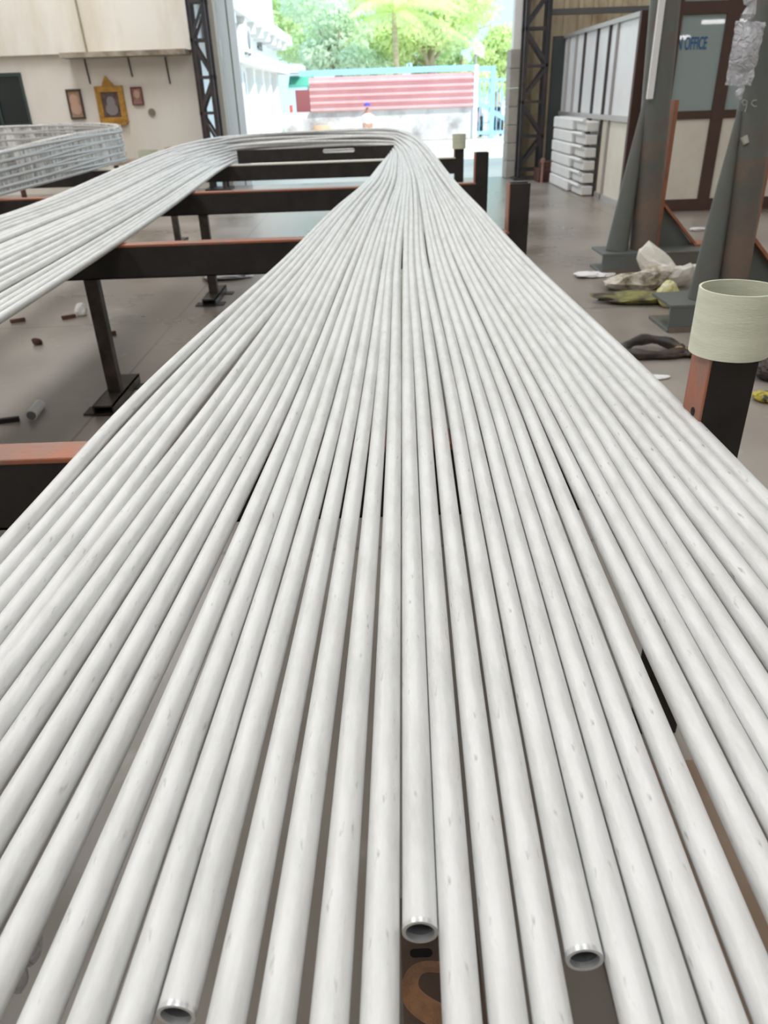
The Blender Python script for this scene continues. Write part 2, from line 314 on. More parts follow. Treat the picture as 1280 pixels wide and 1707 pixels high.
def fit(i):
    pts = []
    for y, row in ROWS.items():
        if row[i] is None: continue
        q = P(sum(row[i])/2, y, Z=ZB); pts.append((q.y, q.x))
    n = len(pts); sx_ = sum(a for a, _ in pts); sy_ = sum(b_ for _, b_ in pts); sxx = sum(a*a for a, _ in pts); sxy = sum(a*b_ for a, b_ in pts)
    s = (n*sxy-sx_*sy_)/(n*sxx-sx_*sx_) if n > 1 else 0; c = (sy_-s*sx_)/n
    if n < 4: s *= .6; c = (sy_-s*sx_)/n
    res = [(a, b_-(c+s*a)) for a, b_ in pts]
    return s, c, res
fits = [fit(i) for i in range(NT)]
# ease the slope of the outer tubes toward their neighbours
YC = 8.45; XC = -.62; R0 = .80
def lerp(a, b_, t): return a+(b_-a)*t
def stack(i):
    k, c = divmod(i, 4); return R0+D*1.0*c+.5*D*k+(.0 if k < 9 else 0), ZB+.0236*k
right_far = [(2.85, -.355, .552), (4.3, -.215, .562), (5.8, -.045, .545), (7.2, .075, .475)]
left_near = [(7.2, -1.375, -1.86), (6.0, -1.30, -2.03), (4.6, -1.215, -2.12), (3.5, -1.165, -2.13), (2.2, -1.125, -2.14), (-.3, -1.09, -2.16)]
ENDS = {14: P(296, 1692, Z=ZB).y, 19: P(699, 1553, Z=ZB).y, 23: P(973, 1599, Z=ZB).y}
rnd = random.Random(3)
def tube_path(i):
    s, c, res = fits[i]; f = i/(NT-1); odd = i % 2
    Rs, zs = stack(i); hop = rnd.choice((0, .004, .014, .02)) if i % 2 else rnd.choice((0, 0, .006)); jx = [rnd.uniform(-.006, .006) for _ in range(4)]; ycj = rnd.uniform(-.10, .06); tilt = rnd.uniform(-.018, .018)
    near = [(y, c+s*y) for y in (-.2, .3, .62, .98, 1.4)]
    kn = near+[(y, lerp(a, b_, f)+jx[q_]) for q_, (y, a, b_) in enumerate(right_far)]+[(YC, XC+Rs)]
    y0 = ENDS.get(i, rnd.uniform(-.08, .14)); pts = []
    y = y0
    while y < YC-.03:
        t = sstep((y-4.6)/(YC-4.6)); z = lerp(ZB, zs, t**1.5)+hop*math.sin(math.pi*max(0, min(1, (y-2.9)/(YC-2.9))))
        if i == 0: z += .012*(1-sstep((y-1.5)/2))
        pts.append((hermite(kn, y), y, z)); y += .10 if y < 1.6 else .16
    nb = 36
    for k in range(nb+1):
        a = math.pi*k/nb; pts.append((XC+Rs*math.cos(a), YC+Rs*math.sin(a)*(.96+ycj), zs+tilt*math.sin(2*a)))
    kl = [(yy, lerp(a, b_, f)) for yy, a, b_ in left_near]+[(YC, XC-Rs)]
    ye = rnd.uniform(-.15, .15); y = YC-.12
    while y > ye:
        t = sstep((y-4.4)/(YC-4.4)); z = lerp(ZB, zs, t**1.1)+hop*.9*min(1, max(0, (YC-y)/1.5))
        pts.append((hermite(kl, y), y, z)); y -= .2
    return pts
def u_tube(pts, name='bent_tube', n=20, m_=None):
    mb = MB(); mb.tube(pts, R, n, caps=False)
    # open ends: cut wall and bore
    for end in (0, 1):
        q = [Vector(p) for p in (pts[:4] if end == 0 else pts[::-1][:4])]
        d = (q[1]-q[0]).normalized(); ri = R*.83; u = Vector((0, 0, 1)).cross(d).normalized(); v = d.cross(u)
        ring = lambda p, r: [p+(u*math.cos(2*math.pi*k/n)+v*math.sin(2*math.pi*k/n))*r for k in range(n)]
        o = len(mb.v); mb.v += ring(q[0], R)+ring(q[0], ri)+ring(q[0]+d*.12, ri)
        for k in range(n):
            k2 = (k+1) % n; mb.f.append((o+k, o+k2, o+n+k2, o+n+k)); mb.f.append((o+n+k, o+n+k2, o+2*n+k2, o+2*n+k))
        mb.f.append(tuple(o+2*n+k for k in range(n)))
    ob = mb.build(name, M_tube, smooth=True, loc=pts[0])
    ob.data.materials.append(M_bore)
    me = ob.data; nf = len(me.polygons)
    for e in (nf-2*(2*n+1), nf-(2*n+1)):
        for j in range(e, e+2*n+1):
            if (j-e) == 2*n or (j-e) % 2 == 1: me.polygons[j].material_index = 1
    return ob
ORD = ['first', 'second', 'third', 'fourth', 'fifth', 'sixth', 'seventh', 'eighth', 'ninth', 'tenth', 'eleventh', 'twelfth', 'thirteenth', 'fourteenth', 'fifteenth', 'sixteenth', 'seventeenth', 'eighteenth', 'nineteenth']
for i in range(NT):
    pts = tube_path(i); ob = u_tube(pts)
    if i in ENDS:
        lab = {14: 'shorter pale steel tube whose open end shows at the lower left', 19: 'shorter pale steel tube whose open end shows lowest-centre above the rusty strap', 23: 'shorter pale steel tube whose open end shows right of centre'}[i]
        q0, q1 = Vector(pts[0]), Vector(pts[1]); d = (q1-q0).normalized(); n = 40
        u = Vector((0, 0, 1)).cross(d).normalized(); v = d.cross(u); mb = MB(); prof = [(R*1.012, .003), (R*1.02, .0012), (R*1.0, -.0008), (R*.80, -.0008), (R*.785, .004)]
        for (r_, s_) in prof: mb.v += [q0+d*s_+(u*math.cos(2*math.pi*k/n)+v*math.sin(2*math.pi*k/n))*r_ for k in range(n)]
        for j in range(4):
            for k in range(n): mb.f.append((j*n+k, j*n+(k+1) % n, (j+1)*n+(k+1) % n, (j+1)*n+k))
        mb.build('cut_rim', M_rim, ob, smooth=True)['label'] = 'bright freshly cut tube rim'
    elif i == 0: lab = 'outermost left pale steel tube of the fan, slightly apart from its neighbours'
    elif i == NT-1: lab = 'outermost right pale steel tube of the fan, passing the sleeved post'
    elif i < 19: lab = 'pale steel U-bent tube, %s from the left edge of the near fan' % ORD[i]
    else: lab = 'pale steel U-bent tube, %s from the right edge of the near fan' % ORD[NT-1-i]
    tag(ob, lab, 'steel tube', 'U-bent steel tubes fanned over the rack')

# added dark slotted strip stands in for the shaded lower tubes of the bends
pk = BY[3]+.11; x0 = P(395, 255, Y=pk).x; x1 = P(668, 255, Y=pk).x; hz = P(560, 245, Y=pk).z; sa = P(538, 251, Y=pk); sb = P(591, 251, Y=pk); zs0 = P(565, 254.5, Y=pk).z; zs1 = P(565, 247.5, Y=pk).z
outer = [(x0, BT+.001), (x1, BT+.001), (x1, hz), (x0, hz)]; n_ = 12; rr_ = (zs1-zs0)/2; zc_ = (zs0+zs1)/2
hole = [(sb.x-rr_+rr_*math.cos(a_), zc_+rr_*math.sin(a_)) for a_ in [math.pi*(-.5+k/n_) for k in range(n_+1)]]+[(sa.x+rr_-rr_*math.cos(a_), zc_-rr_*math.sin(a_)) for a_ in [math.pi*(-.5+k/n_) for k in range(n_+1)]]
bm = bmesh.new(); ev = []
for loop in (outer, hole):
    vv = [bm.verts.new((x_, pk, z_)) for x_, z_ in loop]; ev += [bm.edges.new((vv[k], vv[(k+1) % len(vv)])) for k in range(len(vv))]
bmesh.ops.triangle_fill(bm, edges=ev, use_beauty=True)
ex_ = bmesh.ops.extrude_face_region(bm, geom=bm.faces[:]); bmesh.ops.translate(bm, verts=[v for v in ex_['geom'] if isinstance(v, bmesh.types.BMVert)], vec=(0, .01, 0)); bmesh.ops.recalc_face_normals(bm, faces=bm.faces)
me = bpy.data.meshes.new('slotted_shade_strip'); bm.to_mesh(me); bm.free(); me.materials.append(M_black); o = bpy.data.objects.new('slotted_shade_strip', me); COL.objects.link(o)
tag(o, 'added dark slotted strip standing in for shade under the tube bends', 'steel strip')

# ------------------------------------------------------------------ second, film-wrapped bundle on the left
wb = P(208, 272, Z=BT)
WXR = wb.x-.0; WYC = wb.y+.05; WR = 1.05
WXC = WXR-WR-.10
def wrapped_path(c, k, wob=0):
    Rr = WR+.03*c; zf = lambda y: 1+.42*sstep((y-4.5)/4)
    pts = []; y = 1.2+.05*((c*7+k*3) % 5)
    while y < WYC: pts.append((WXC+Rr, y, ZB+.0238*k*zf(y))); y += .4
    for q in range(29):
        a = math.pi*q/28; pts.append((WXC+Rr*math.cos(a), WYC+Rr*math.sin(a), ZB+.0238*k*zf(9)+.03*math.sin(a)*(.4+k/10)))
    y = WYC-.2; ph = c*2.1+k*1.7
    while y > 1.2: pts.append((WXC-Rr, y, ZB+.0238*k*zf(y))); y -= .4
    if wob: pts = [(p[0]+.003*math.sin(ph+p[1]*1.3+p[0]), p[1], max(ZB, p[2]+.016*math.sin(ph*1.9+p[1]*1.1+p[0]*1.5))) for p in pts]
    return pts
for c in range(3):
    for k in range(10):
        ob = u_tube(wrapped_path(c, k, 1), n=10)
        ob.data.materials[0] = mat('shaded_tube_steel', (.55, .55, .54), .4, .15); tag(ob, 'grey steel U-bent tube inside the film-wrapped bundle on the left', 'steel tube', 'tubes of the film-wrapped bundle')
m = bpy.data.materials.new('stretch_film'); m.use_nodes = True; nt = m.node_tree; N = nt.nodes; L = nt.links; pb = N['Principled BSDF']
pb.inputs['Base Color'].default_value = (.93, .93, .92, 1); pb.inputs['Roughness'].default_value = .12; pb.inputs['Specular IOR Level'].default_value = .9
tr = N.new('ShaderNodeBsdfTransparent'); mxs = N.new('ShaderNodeMixShader'); tc = N.new('ShaderNodeTexCoord')
nn = N.new('ShaderNodeTexNoise'); nn.inputs['Scale'].default_value = 5; nn.inputs['Detail'].default_value = 6; nn.inputs['Distortion'].default_value = 1.2; mpf = N.new('ShaderNodeMapping'); mpf.inputs['Scale'].default_value = (3, 3, .8); L.new(tc.outputs['Object'], mpf.inputs[0]); L.new(mpf.outputs[0], nn.inputs[0])
rr = N.new('ShaderNodeMapRange'); L.new(nn.outputs[0], rr.inputs[0]); rr.inputs[1].default_value = .38; rr.inputs[2].default_value = .66; rr.inputs[3].default_value = .25; rr.inputs[4].default_value = .98
L.new(rr.outputs[0], mxs.inputs[0]); L.new(tr.outputs[0], mxs.inputs[1]); L.new(pb.outputs[0], mxs.inputs[2]); L.new(mxs.outputs[0], N['Material Output'].inputs[0])
bp = N.new('ShaderNodeBump'); bp.inputs['Strength'].default_value = .9; bp.inputs['Distance'].default_value = .03; L.new(nn.outputs[0], bp.inputs['Height']); L.new(bp.outputs[0], pb.inputs['Normal'])
M_film = m
inner = [Vector(p) for p in wrapped_path(0, 0)]; ok = [j for j, p in enumerate(inner) if p.y > 3.2]
mb = MB(); ncs = 14; rf = random.Random(5); rings = 0
for j in ok:
    lo = Vector(wrapped_path(0, 0)[j]); lo2 = Vector(wrapped_path(2, 0)[j]); hi = Vector(wrapped_path(0, 9)[j]); hi2 = Vector(wrapped_path(2, 9)[j])
    o1 = (lo2-lo).normalized() if (lo2-lo).length > 0 else Vector((1, 0, 0))
    cc = [lo-o1*(R+.01)+Vector((0, 0, -R*.9)), lo2+o1*(R+.01)+Vector((0, 0, -R*.9)), hi2+o1*(R+.01)+Vector((0, 0, R+.008)), hi-o1*(R+.01)+Vector((0, 0, R+.008))]
    ring = []
    for e, nseg in ((0, 2), (1, 5), (2, 2), (3, 5)):
        A, B = cc[e], cc[(e+1) % 4]
        for q in range(nseg): ring.append(A.lerp(B, q/nseg)+o1*rf.uniform(-.006, .006)+Vector((0, 0, rf.uniform(0, .006))))
    mb.v += ring; rings += 1
for j in range(rings-1):
    for k in range(ncs): mb.f.append((j*ncs+k, j*ncs+(k+1) % ncs, (j+1)*ncs+(k+1) % ncs, (j+1)*ncs+k))
tag(mb.build('stretch_film', M_film, smooth=True), 'crinkled clear stretch film wrapped round the left tube bundle', 'plastic film')

# ------------------------------------------------------------------ far wall furniture, left
q0 = P(0, 128, Y=WY-.03); q1 = P(50, 206, Y=WY-.03)
wn = thing('window_1', (q1.x-.45, WY, q1.z), None, None); wn['kind'] = 'structure'
MB().box((q1.x-.9, WY-.02, q1.z), (q1.x, WY-.005, q0.z)).build('pane', mat('dark_glass', (.012, .018, .02), .15), wn)
mb = MB()
for a_, b_ in (((q1.x-.95, q1.z-.05), (q1.x+.03, q1.z)), ((q1.x-.95, q0.z), (q1.x+.03, q0.z+.05)), ((q1.x, q1.z), (q1.x+.03, q0.z)), ((q1.x-.46, q1.z), (q1.x-.42, q0.z))):
    mb.box((a_[0], WY-.05, a_[1]), (b_[0], WY-.005, b_[1]))
mb.build('window_frame', mat('window_frame_green', (.03, .055, .05), .5), wn)
def picture(x0, y0, x1, y1, label, fcol, inner, blobs, fwid=.035, name='framed_picture', cat='picture', extra=None):
    a = P(x0, y0, Y=WY-.04); b_ = P(x1, y1, Y=WY-.04)
    t = thing(name, ((a.x+b_.x)/2, WY-.02, b_.z), label, cat)
    mb = MB()
    mb.box((a.x, WY-.05, b_.z), (b_.x, WY, b_.z+fwid)).box((a.x, WY-.05, a.z-fwid), (b_.x, WY, a.z)).box((a.x, WY-.05, b_.z+fwid), (a.x+fwid, WY, a.z-fwid)).box((b_.x-fwid, WY-.05, b_.z+fwid), (b_.x, WY, a.z-fwid))
    mb.build('frame', fcol, t, bevel=.006)
    MB().box((a.x+fwid, WY-.03, b_.z+fwid), (b_.x-fwid, WY-.002, a.z-fwid)).build('print', inner, t)
    for kb, (u, v, ru, rv, mm) in enumerate(blobs):
        cx_ = lerp(a.x, b_.x, u); cz = lerp(a.z, b_.z, v); n = 14
        MB().prism([(cx_+ru*math.cos(2*math.pi*k/n), WY-.034-.005*kb, cz+rv*math.sin(2*math.pi*k/n)) for k in range(n)], (0, .004, 0)).build('printed_patch', mm, t)
    return t, a, b_
M_tan = mat('print_tan', (.42, .30, .20), .6, 0, (.30, .18, .12), 6); M_pk = mat('print_pink', (.40, .22, .19), .6, 0, (.22, .09, .08), 8)
M_gilt = mat('gilt_wood', (.52, .29, .05), .45, .2, (.34, .17, .03), 10); M_dk = mat('print_dark', (.06, .035, .035), .6, 0, (.16, .10, .09), 8)
M_pf = mat('patch_flesh', (.52, .34, .25), .7); M_pg = mat('patch_grey', (.25, .23, .23), .7)
picture(108, 149, 143, 198, 'dark-framed tan picture on the wall, left of the gilt frame', mat('frame_brown', (.07, .045, .03), .5), M_tan, [(.45, .35, .07, .08, M_pf), (.5, .65, .09, .09, M_pf)], .028)
t, a, b_ = picture(156, 144, 214, 205, 'large gilt-framed dark picture with a pointed crest on the left wall', M_gilt, M_dk, [(.5, .42, .07, .08, M_pg), (.5, .62, .1, .09, M_pg)], .09)
cxm = (a.x+b_.x)/2
MB().prism([(cxm-.10, WY-.05, a.z), (cxm+.10, WY-.05, a.z), (cxm-.02, WY-.05, a.z+.14)], (0, .05, 0)).build('crest', M_gilt, t)
MB().box((a.x+.02, WY-.09, b_.z-.02), (b_.x-.02, WY, b_.z+.04)).build('shelf', M_gilt, t)
picture(216, 145, 240, 175, 'small pinkish picture on the wall, right of the gilt frame', mat('frame_red', (.16, .05, .045), .5), M_pk, [(.5, .4, .05, .06, M_pf)], .018)
s0 = P(253, 187, Y=WY-.02)
tag(MB().tube([(s0.x, WY, s0.z), (s0.x, WY-.04, s0.z)], .055, 20).build('round_switch', mat('switch_brown', (.22, .18, .14), .6), smooth=True), 'small round brown switch box on the wall below the conduit', 'switch')
for (x0, y0, x1, y1, lab) in ((140, 98, 146, 140, 'thin dark cable hanging from the ledge left of the gilt frame'), (213, 97, 218, 128, 'short dark cable below the ledge above the small picture'), (275, 97, 281, 140, 'thin cable at the right end of the ledge near the column')):
    a = P(x0, y0, Y=WY-.02); b_ = P(x1, y1, Y=WY-.02)
    tag(MB().tube([(a.x, WY-.012, a.z+.02), (a.x+.01, WY-.015, (a.z+b_.z)/2), (a.x+.02, WY-.012, b_.z)], .012, 8).build('wall_cable', mat('cable', (.05, .04, .035), .6)), lab, 'cable')
a = P(123, 0, Y=WY-.13); 
tag(MB().tube([(a.x, WY-.14, 3.6), (a.x+.02, WY-.14, 2.9), (a.x+.05, WY-.14, nz+.08)], .014, 8).build('wall_conduit', mat('conduit', (.30, .26, .17), .6)), 'thin stained conduit running down the upper left wall', 'conduit')
# table behind the rack with a carton
a = P(262, 300, Z=.0); cyb = 12.9
tb = thing('workbench', (P(260, 280, Y=cyb).x, cyb, 0), 'low brown bench against the far wall behind the rack', 'bench')
bx0 = P(40, 300, Y=cyb).x; bx1 = P(330, 300, Y=cyb).x; bz = P(290, 262, Y=cyb).z-.02
MB().box((bx0, cyb-.3, bz-.05), (bx1, cyb+.4, bz)).build('top', mat('bench_top', (.35, .30, .24), .6, 0, (.2, .12, .08), 4), tb)
for xx in (bx0+.05, bx0+.9, (bx0+bx1)/2+.2, bx1-.05):
    MB().box((xx-.03, cyb-.28, 0), (xx+.03, cyb-.22, bz-.05)).build('leg', M_rb, tb)
MB().box((bx0, cyb-.27, .25), (bx1, cyb-.24, .30)).build('rail', M_rb, tb)
c0 = P(280, 262, Y=cyb); c1 = P(318, 242, Y=cyb)
ct = thing('cardboard_carton', ((c0.x+c1.x)/2, cyb, bz), 'small open brown cardboard carton on the bench by the lattice column', 'carton')
M_card = mat('cardboard', (.50, .30, .16), .8); h = .16
mb = MB(); mb.box((c0.x, cyb-.15, bz), (c1.x-.1, cyb-.145, bz+h)).box((c0.x, cyb+.1, bz), (c1.x-.1, cyb+.105, bz+h)).box((c0.x, cyb-.15, bz), (c0.x+.005, cyb+.1, bz+h)).box((c1.x-.105, cyb-.15, bz), (c1.x-.1, cyb+.1, bz+h))
mb.build('box_wall', M_card, ct)
MB().prism([(c1.x-.1, cyb-.15, bz+h), (c1.x+.05, cyb-.15, bz+h+.06), (c1.x+.05, cyb+.1, bz+h+.06), (c1.x-.1, cyb+.1, bz+h)], (0, 0, .005)).build('flap', mat('carton_inside', (.75, .55, .33), .8), ct)

# ------------------------------------------------------------------ office partition along the right and office front
PX = 3.1; M_alu = mat('aluminium_frame', (.48, .46, .45), .4, .5); M_pan = mat('white_glass_panel', (.82, .84, .86), .25, 0, (.74, .77, .80), 1.5)
PT = H+.735; PM = H-.345; PYN, PYF = 9.95, 13.75
t = thing('office_partition', (PX, (PYN+PYF)/2, 0), 'long aluminium-framed partition with pale panes receding toward the doorway', 'partition')
def py_at(x, y): return P(x, y, X=PX).y
ys = [PYN, py_at(1016, 190), py_at(1004, 190), py_at(985, 190), py_at(965, 190), py_at(952, 190), py_at(940, 190), PYF]
ys = [max(PYN, min(PYF, v)) for v in ys]
for i in range(len(ys)-1):
    a_, b_ = ys[i], ys[i+1]
    if b_-a_ < .06: continue
    MB().box((PX+.01, a_+.03, PM+.03), (PX+.03, b_-.03, PT-.04)).build('upper_pane', M_pan, t)
    MB().box((PX+.01, a_+.03, .06), (PX+.03, b_-.03, PM-.03)).build('lower_panel', M_cream_panel if i < 2 else M_white, t)
for yy in ys: MB().box((PX-.02, yy-.02, 0), (PX+.05, yy+.02, PT)).build('mullion', M_alu if yy not in ys[2:5] else mat('dark_mullion', (.09, .08, .08), .4, .4), t)
MB().box((PX-.025, PYN, PT-.05), (PX+.06, PYF, PT)).build('top_rail', M_alu, t); MB().box((PX-.025, PYN, PM-.03), (PX+.05, PYF, PM+.03)).build('middle_rail', M_alu, t); MB().box((PX-.02, PYN, 0), (PX+.05, PYF, .06)).build('bottom_rail', M_alu, t)
# white crates stacked in front of the partition
ca = P(930, 305, X=PX-.1).y; cb = P(962, 312, X=PX-.1).y; cc2 = P(981, 318, X=PX-.1).y
ch = (PM-.02)/6
for k in range(6):
    w_ = .006*((k*5) % 3)
    o = MB().box((PX-.25+w_, cb+.03, k*ch+.004), (PX-.03, min(ca, 13.6), (k+1)*ch-.004)).build('white_crate', M_white, bevel=.02)
    tag(o, 'white crate in the stack beside the partition, %s' % ['bottom one', 'second from the floor', 'third from the floor', 'fourth from the floor', 'fifth from the floor', 'topmost'][k], 'crate', 'white crates stacked by the partition')
    g = thing('white_rack_unit', (PX-.13, (cb+cc2)/2, k*ch), 'narrow white unit with round end, %s of the column nearest the crates' % ['lowest', 'second lowest', 'third lowest', 'third highest', 'second highest', 'highest'][k], 'rack unit', 'narrow white units stacked by the partition')
    MB().box((PX-.2, cc2+.03, k*ch+.01), (PX-.04, cb-.06, (k+1)*ch-.03)).build('body', M_white, g, bevel=.015)
    MB().tube([(PX-.235, cb-.02, (k+1)*ch-.02), (PX-.235, cc2+.04, (k+1)*ch-.02)], .022, 12).build('rod', mat('white_plastic', (.86, .86, .86), .3), g, smooth=True)
# office front facing the camera
OY = 9.42
def ox(x, y): return P(x, y, Y=OY).x
def oz(x, y): return P(x, y, Y=OY).z
t = thing('office_front', (4.6, OY, 0), 'brown-framed glazed office front facing the camera behind the grey columns', 'office front')
g0 = ox(1128, 100); g1 = ox(1201, 100); m1 = ox(1222, 100); zt = oz(1170, 18); zm0 = oz(1160, 188); zm1 = oz(1160, 197); zb = oz(1150, 332); zbb = 0.0
XR = m1+1.0; xpost = PX-.02
mb = MB(); zt2 = zt-.06
mb.box((g0-.10, OY, 0), (g0, OY+.07, 3.4)); mb.box((g1, OY, 0), (m1, OY+.07, 3.4)); mb.box((XR, OY, 0), (XR+.1, OY+.07, 3.4))
mb.box((g0-.01, OY+.004, zt-.03), (XR+.01, OY+.066, zt+.09)); mb.box((g0-.01, OY+.004, zm1-.01), (XR+.01, OY+.066, zm0+.02)); mb.box((g0-.01, OY+.004, 0.002), (XR+.01, OY+.066, zb)); mb.build('frame', M_brown, t, bevel=.004)
M_gl = mat('office_glass', (.30, .37, .37), .02, 0, spec=.8)
for k, (a_, b_) in enumerate(((g0, g1), (m1, XR))):
    MB().box((a_, OY+.03, zm0+.02), (b_, OY+.04, zt-.03)).build('glass_pane', M_gl, t)
    MB().box((a_, OY+.025, zb), (b_, OY+.045, zm1-.01)).build('lower_panel', M_cream_panel, t)
    MB().box((a_, OY+.03, zt+.09), (b_, OY+.04, 3.3)).build('transom_pane', M_gl, t)
# brown end wall closing the partition
MB().box((PX-.03, OY+.45, 0), (PX+.16, OY+.52, PT)).build('end_stile', M_brown, t)
MB().box((PX+.1, OY+.05, 0), (g0-.1, OY+.12, 3.4)).build('side_panel', mat('side_panel', (.16, .10, .08), .5), t)
# lettering on the glass
cu = bpy.data.curves.new('office_lettering', 'FONT'); cu.body = 'N OFFICE'; cu.size = .165; cu.extrude = .002; cu.offset = .002; cu.space_character = 1.02
to = bpy.data.objects.new('tmp_text', cu); COL.objects.link(to); bpy.context.view_layer.update()
dg = bpy.context.evaluated_depsgraph_get(); me = bpy.data.meshes.new_from_object(to.evaluated_get(dg)); bpy.data.objects.remove(to)
lo = bpy.data.objects.new('lettering', me); COL.objects.link(lo); me.materials.append(mat('blue_letters', (.02, .12, .32), .5)); lo.parent = t
xs = [v.co.x for v in me.vertices]; x_l = ox(1130, 80); x_r = ox(1179, 76); scx = (x_r-x_l)/(max(xs)-min(xs))
lo.scale = (scx, 1, 1); lo.rotation_euler = (math.radians(90), 0, 0)
lo.location = Vector((x_l-min(xs)*scx, OY+.025, oz(1155, 82)))-Vector(t.location); lo['label'] = 'blue lettering reading N OFFICE'
# fluorescent tubes inside the hall, mirrored in the office glass
LY = .8; lamp_spots = []
for pa, pb in (((1172, 37), (1246, 34)), ((1128, 63), (1151, 62))):
    va, vb = P(*pa, Y=2*OY-LY), P(*pb, Y=2*OY-LY); lamp_spots.append(((va.x+vb.x)/2, LY, (va.z+vb.z)/2, (vb.x-va.x)/2))
for k, (x, y, z, hl) in enumerate(lamp_spots):
    t = thing('strip_light', (x, y, z), ['long white strip light mirrored near the top of the office glass', 'shorter white strip light mirrored lower in the office glass beside the grey pipe'][k], 'lamp', 'strip lights reflected in the office glass')
    MB().tube([(x-hl, y, z), (x+hl, y, z)], .035, 10).build('lamp_tube', mat('lamp_emit', (1, 1, 1), .5, emit=(1, 1, 1), estr=9), t)
    MB().box((x-hl-.02, y-.03, z+.036), (x+hl+.02, y+.03, z+.075)).build('housing', M_white, t)
    for sx_ in (-.7*hl, .7*hl): MB().tube([(x+sx_, y, z+.06), (x+sx_, y, 7)], .004, 6).build('cord', M_white, t)

# ------------------------------------------------------------------ grey pipe stands, right
M_og = mat('orange_primer', (.42, .16, .08), .6, 0, (.28, .13, .08), 8)
def stand(Y, pb, ptop, rad, br0, br1, bx0, bx1, zc, orx, lab, chalk=False):
    x0 = P(*pb, Y=Y).x; q_ = P(*ptop, Y=Y); lean = (q_.x-x0)/(q_.z-P(*pb, Y=Y).z); xz = lambda z: x0+lean*(z-P(*pb, Y=Y).z)
    t = thing('pipe_stand', (x0, Y, 0), lab, 'steel stand', 'grey pipe stands beside the rack')
    MB().box((bx0, Y-.17, .0), (bx1, Y+.17, .02)).box((bx0, Y-.17, zc-.02), (bx1, Y+.17, zc)).box((bx0+.003, Y-.168, .02), (bx1-.003, Y-.15, zc-.02)).build('base_channel', M_greyst, t, bevel=.003)
    MB().box((bx0+.01, Y-.18, 0), (bx1, Y-.16, .03)).build('base_lip', M_rustst, t)
    mb = MB().tube([(xz(zc), Y, zc), (xz(.95), Y, .95)], rad, 28); mb.build('lower_pipe', M_rustst, t, smooth=True)['label'] = 'rust-stained lower length of pipe'
    MB().tube([(xz(.95), Y, .95), (xz(5.5), Y, 5.5)], rad, 28).build('upper_pipe', M_greyst, t, smooth=True)
    a = P(*br0, Y=Y-.02); b_ = P(*br1, Y=Y-.02)
    MB().tube([(b_.x, Y-.02, zc), (lerp(b_.x, a.x, .5), Y-.02, lerp(zc, a.z, .5)), (a.x, Y-.02, a.z)], [rad*.84, rad*.54, rad*.17], 24).build('leaning_brace', M_greyst, t, smooth=True)
    # channel frame with primed edges on the outer side
    ex = orx
    MB().box((ex, Y+.02, zc), (ex+.03, Y+.18, 1.22)).build('frame_upright', M_og, t)
    MB().prism([(ex+.02, Y+.1, zc), (ex+.02, Y+.1, zc+.34), (ex+.34, Y+.1, zc)], (0, .02, 0)).build('gusset_plate', M_greyst, t)
    MB().bar((ex+.02, Y+.08, zc+.35), (ex+.35, Y+.08, zc+.01), .02, .05, (0, 1, 0)).build('gusset_edge', M_og, t)
    MB().box((ex+.33, Y+.02, zc), (bx1, Y+.2, zc+.015)).build('rail_edge', M_og, t)
    return t, xz
Y1 = 6.3; zc1 = P(1050, 422, Y=Y1-.17).z
t, xx = stand(Y1, (1071, 415), (1109, 0), .105, (1077, 165), (1028, 415), P(1003, 440, Y=Y1-.17).x, P(1228, 440, Y=Y1-.17).x, zc1, P(1100, 330, Y=Y1).x+.02, 'farther grey pipe stand with leaning brace, beside the office partition')
Y2 = 4.62; zc2 = P(1150, 508, Y=Y2-.17).z
t, xc2 = stand(Y2, (1218, 470), (1287, 0), .098, (1234, 185), (1168, 505), P(1115, 530, Y=Y2-.17).x, P(1400, 530, Y=Y2-.17).x, zc2, P(1247, 430, Y=Y2).x, 'nearer grey pipe stand with chalk marks and hanging plastic, right edge')
# chalk scribble
M_chalk = mat('chalk', (.42, .43, .38), .9)
def on_pipe(px, py):
    q = P(px, py, Y=Y2-.1); dx = max(-.8, min(.8, (q.x-xc2(q.z))/.098)); return Vector((q.x, Y2-.0995*math.sqrt(1-dx*dx), q.z))
mb = MB()
for seq in ([(1250, 168), (1245, 166), (1242, 171), (1246, 176), (1251, 172), (1251, 168), (1250, 178), (1247, 187)], [(1263, 167), (1258, 168), (1256, 173), (1259, 178), (1263, 177)]):
    mb.tube([on_pipe(*p) for p in seq], .003, 6)
o = mb.build('chalk_mark', M_chalk, t); o['label'] = 'pale hand-drawn chalk scribble'
MB().tube([on_pipe(1245, 228), on_pipe(1247, 240)], [.02, .016], 10).build('paint_dab', M_chalk, t)
# white edge strip by the farther stand
a = P(1089, 0, Y=Y1-.05); b_ = P(1078, 165, Y=Y1-.05)
tag(MB().box((b_.x-.02, Y1-.12, b_.z), (b_.x+.022, Y1-.09, 5.5)).build('white_strip', M_white), 'white vertical strip along the left side of the farther pipe stand', 'strip')
# crinkled plastic hanging on the nearer stand
m = bpy.data.materials.new('crinkled_plastic'); m.use_nodes = True; nt = m.node_tree; N = nt.nodes; L = nt.links; pb = N['Principled BSDF']
pb.inputs['Base Color'].default_value = (.74, .75, .80, 1); pb.inputs['Roughness'].default_value = .14; pb.inputs['Metallic'].default_value = .15
tr = N.new('ShaderNodeBsdfTransparent'); mxs = N.new('ShaderNodeMixShader'); mxs.inputs[0].default_value = .72; L.new(tr.outputs[0], mxs.inputs[1]); L.new(pb.outputs[0], mxs.inputs[2]); L.new(mxs.outputs[0], N['Material Output'].inputs[0])
tc = N.new('ShaderNodeTexCoord'); nn = N.new('ShaderNodeTexNoise'); nn.inputs['Scale'].default_value = 22; nn.inputs['Detail'].default_value = 4; nn.inputs['Distortion'].default_value = 2; L.new(tc.outputs['Object'], nn.inputs[0])
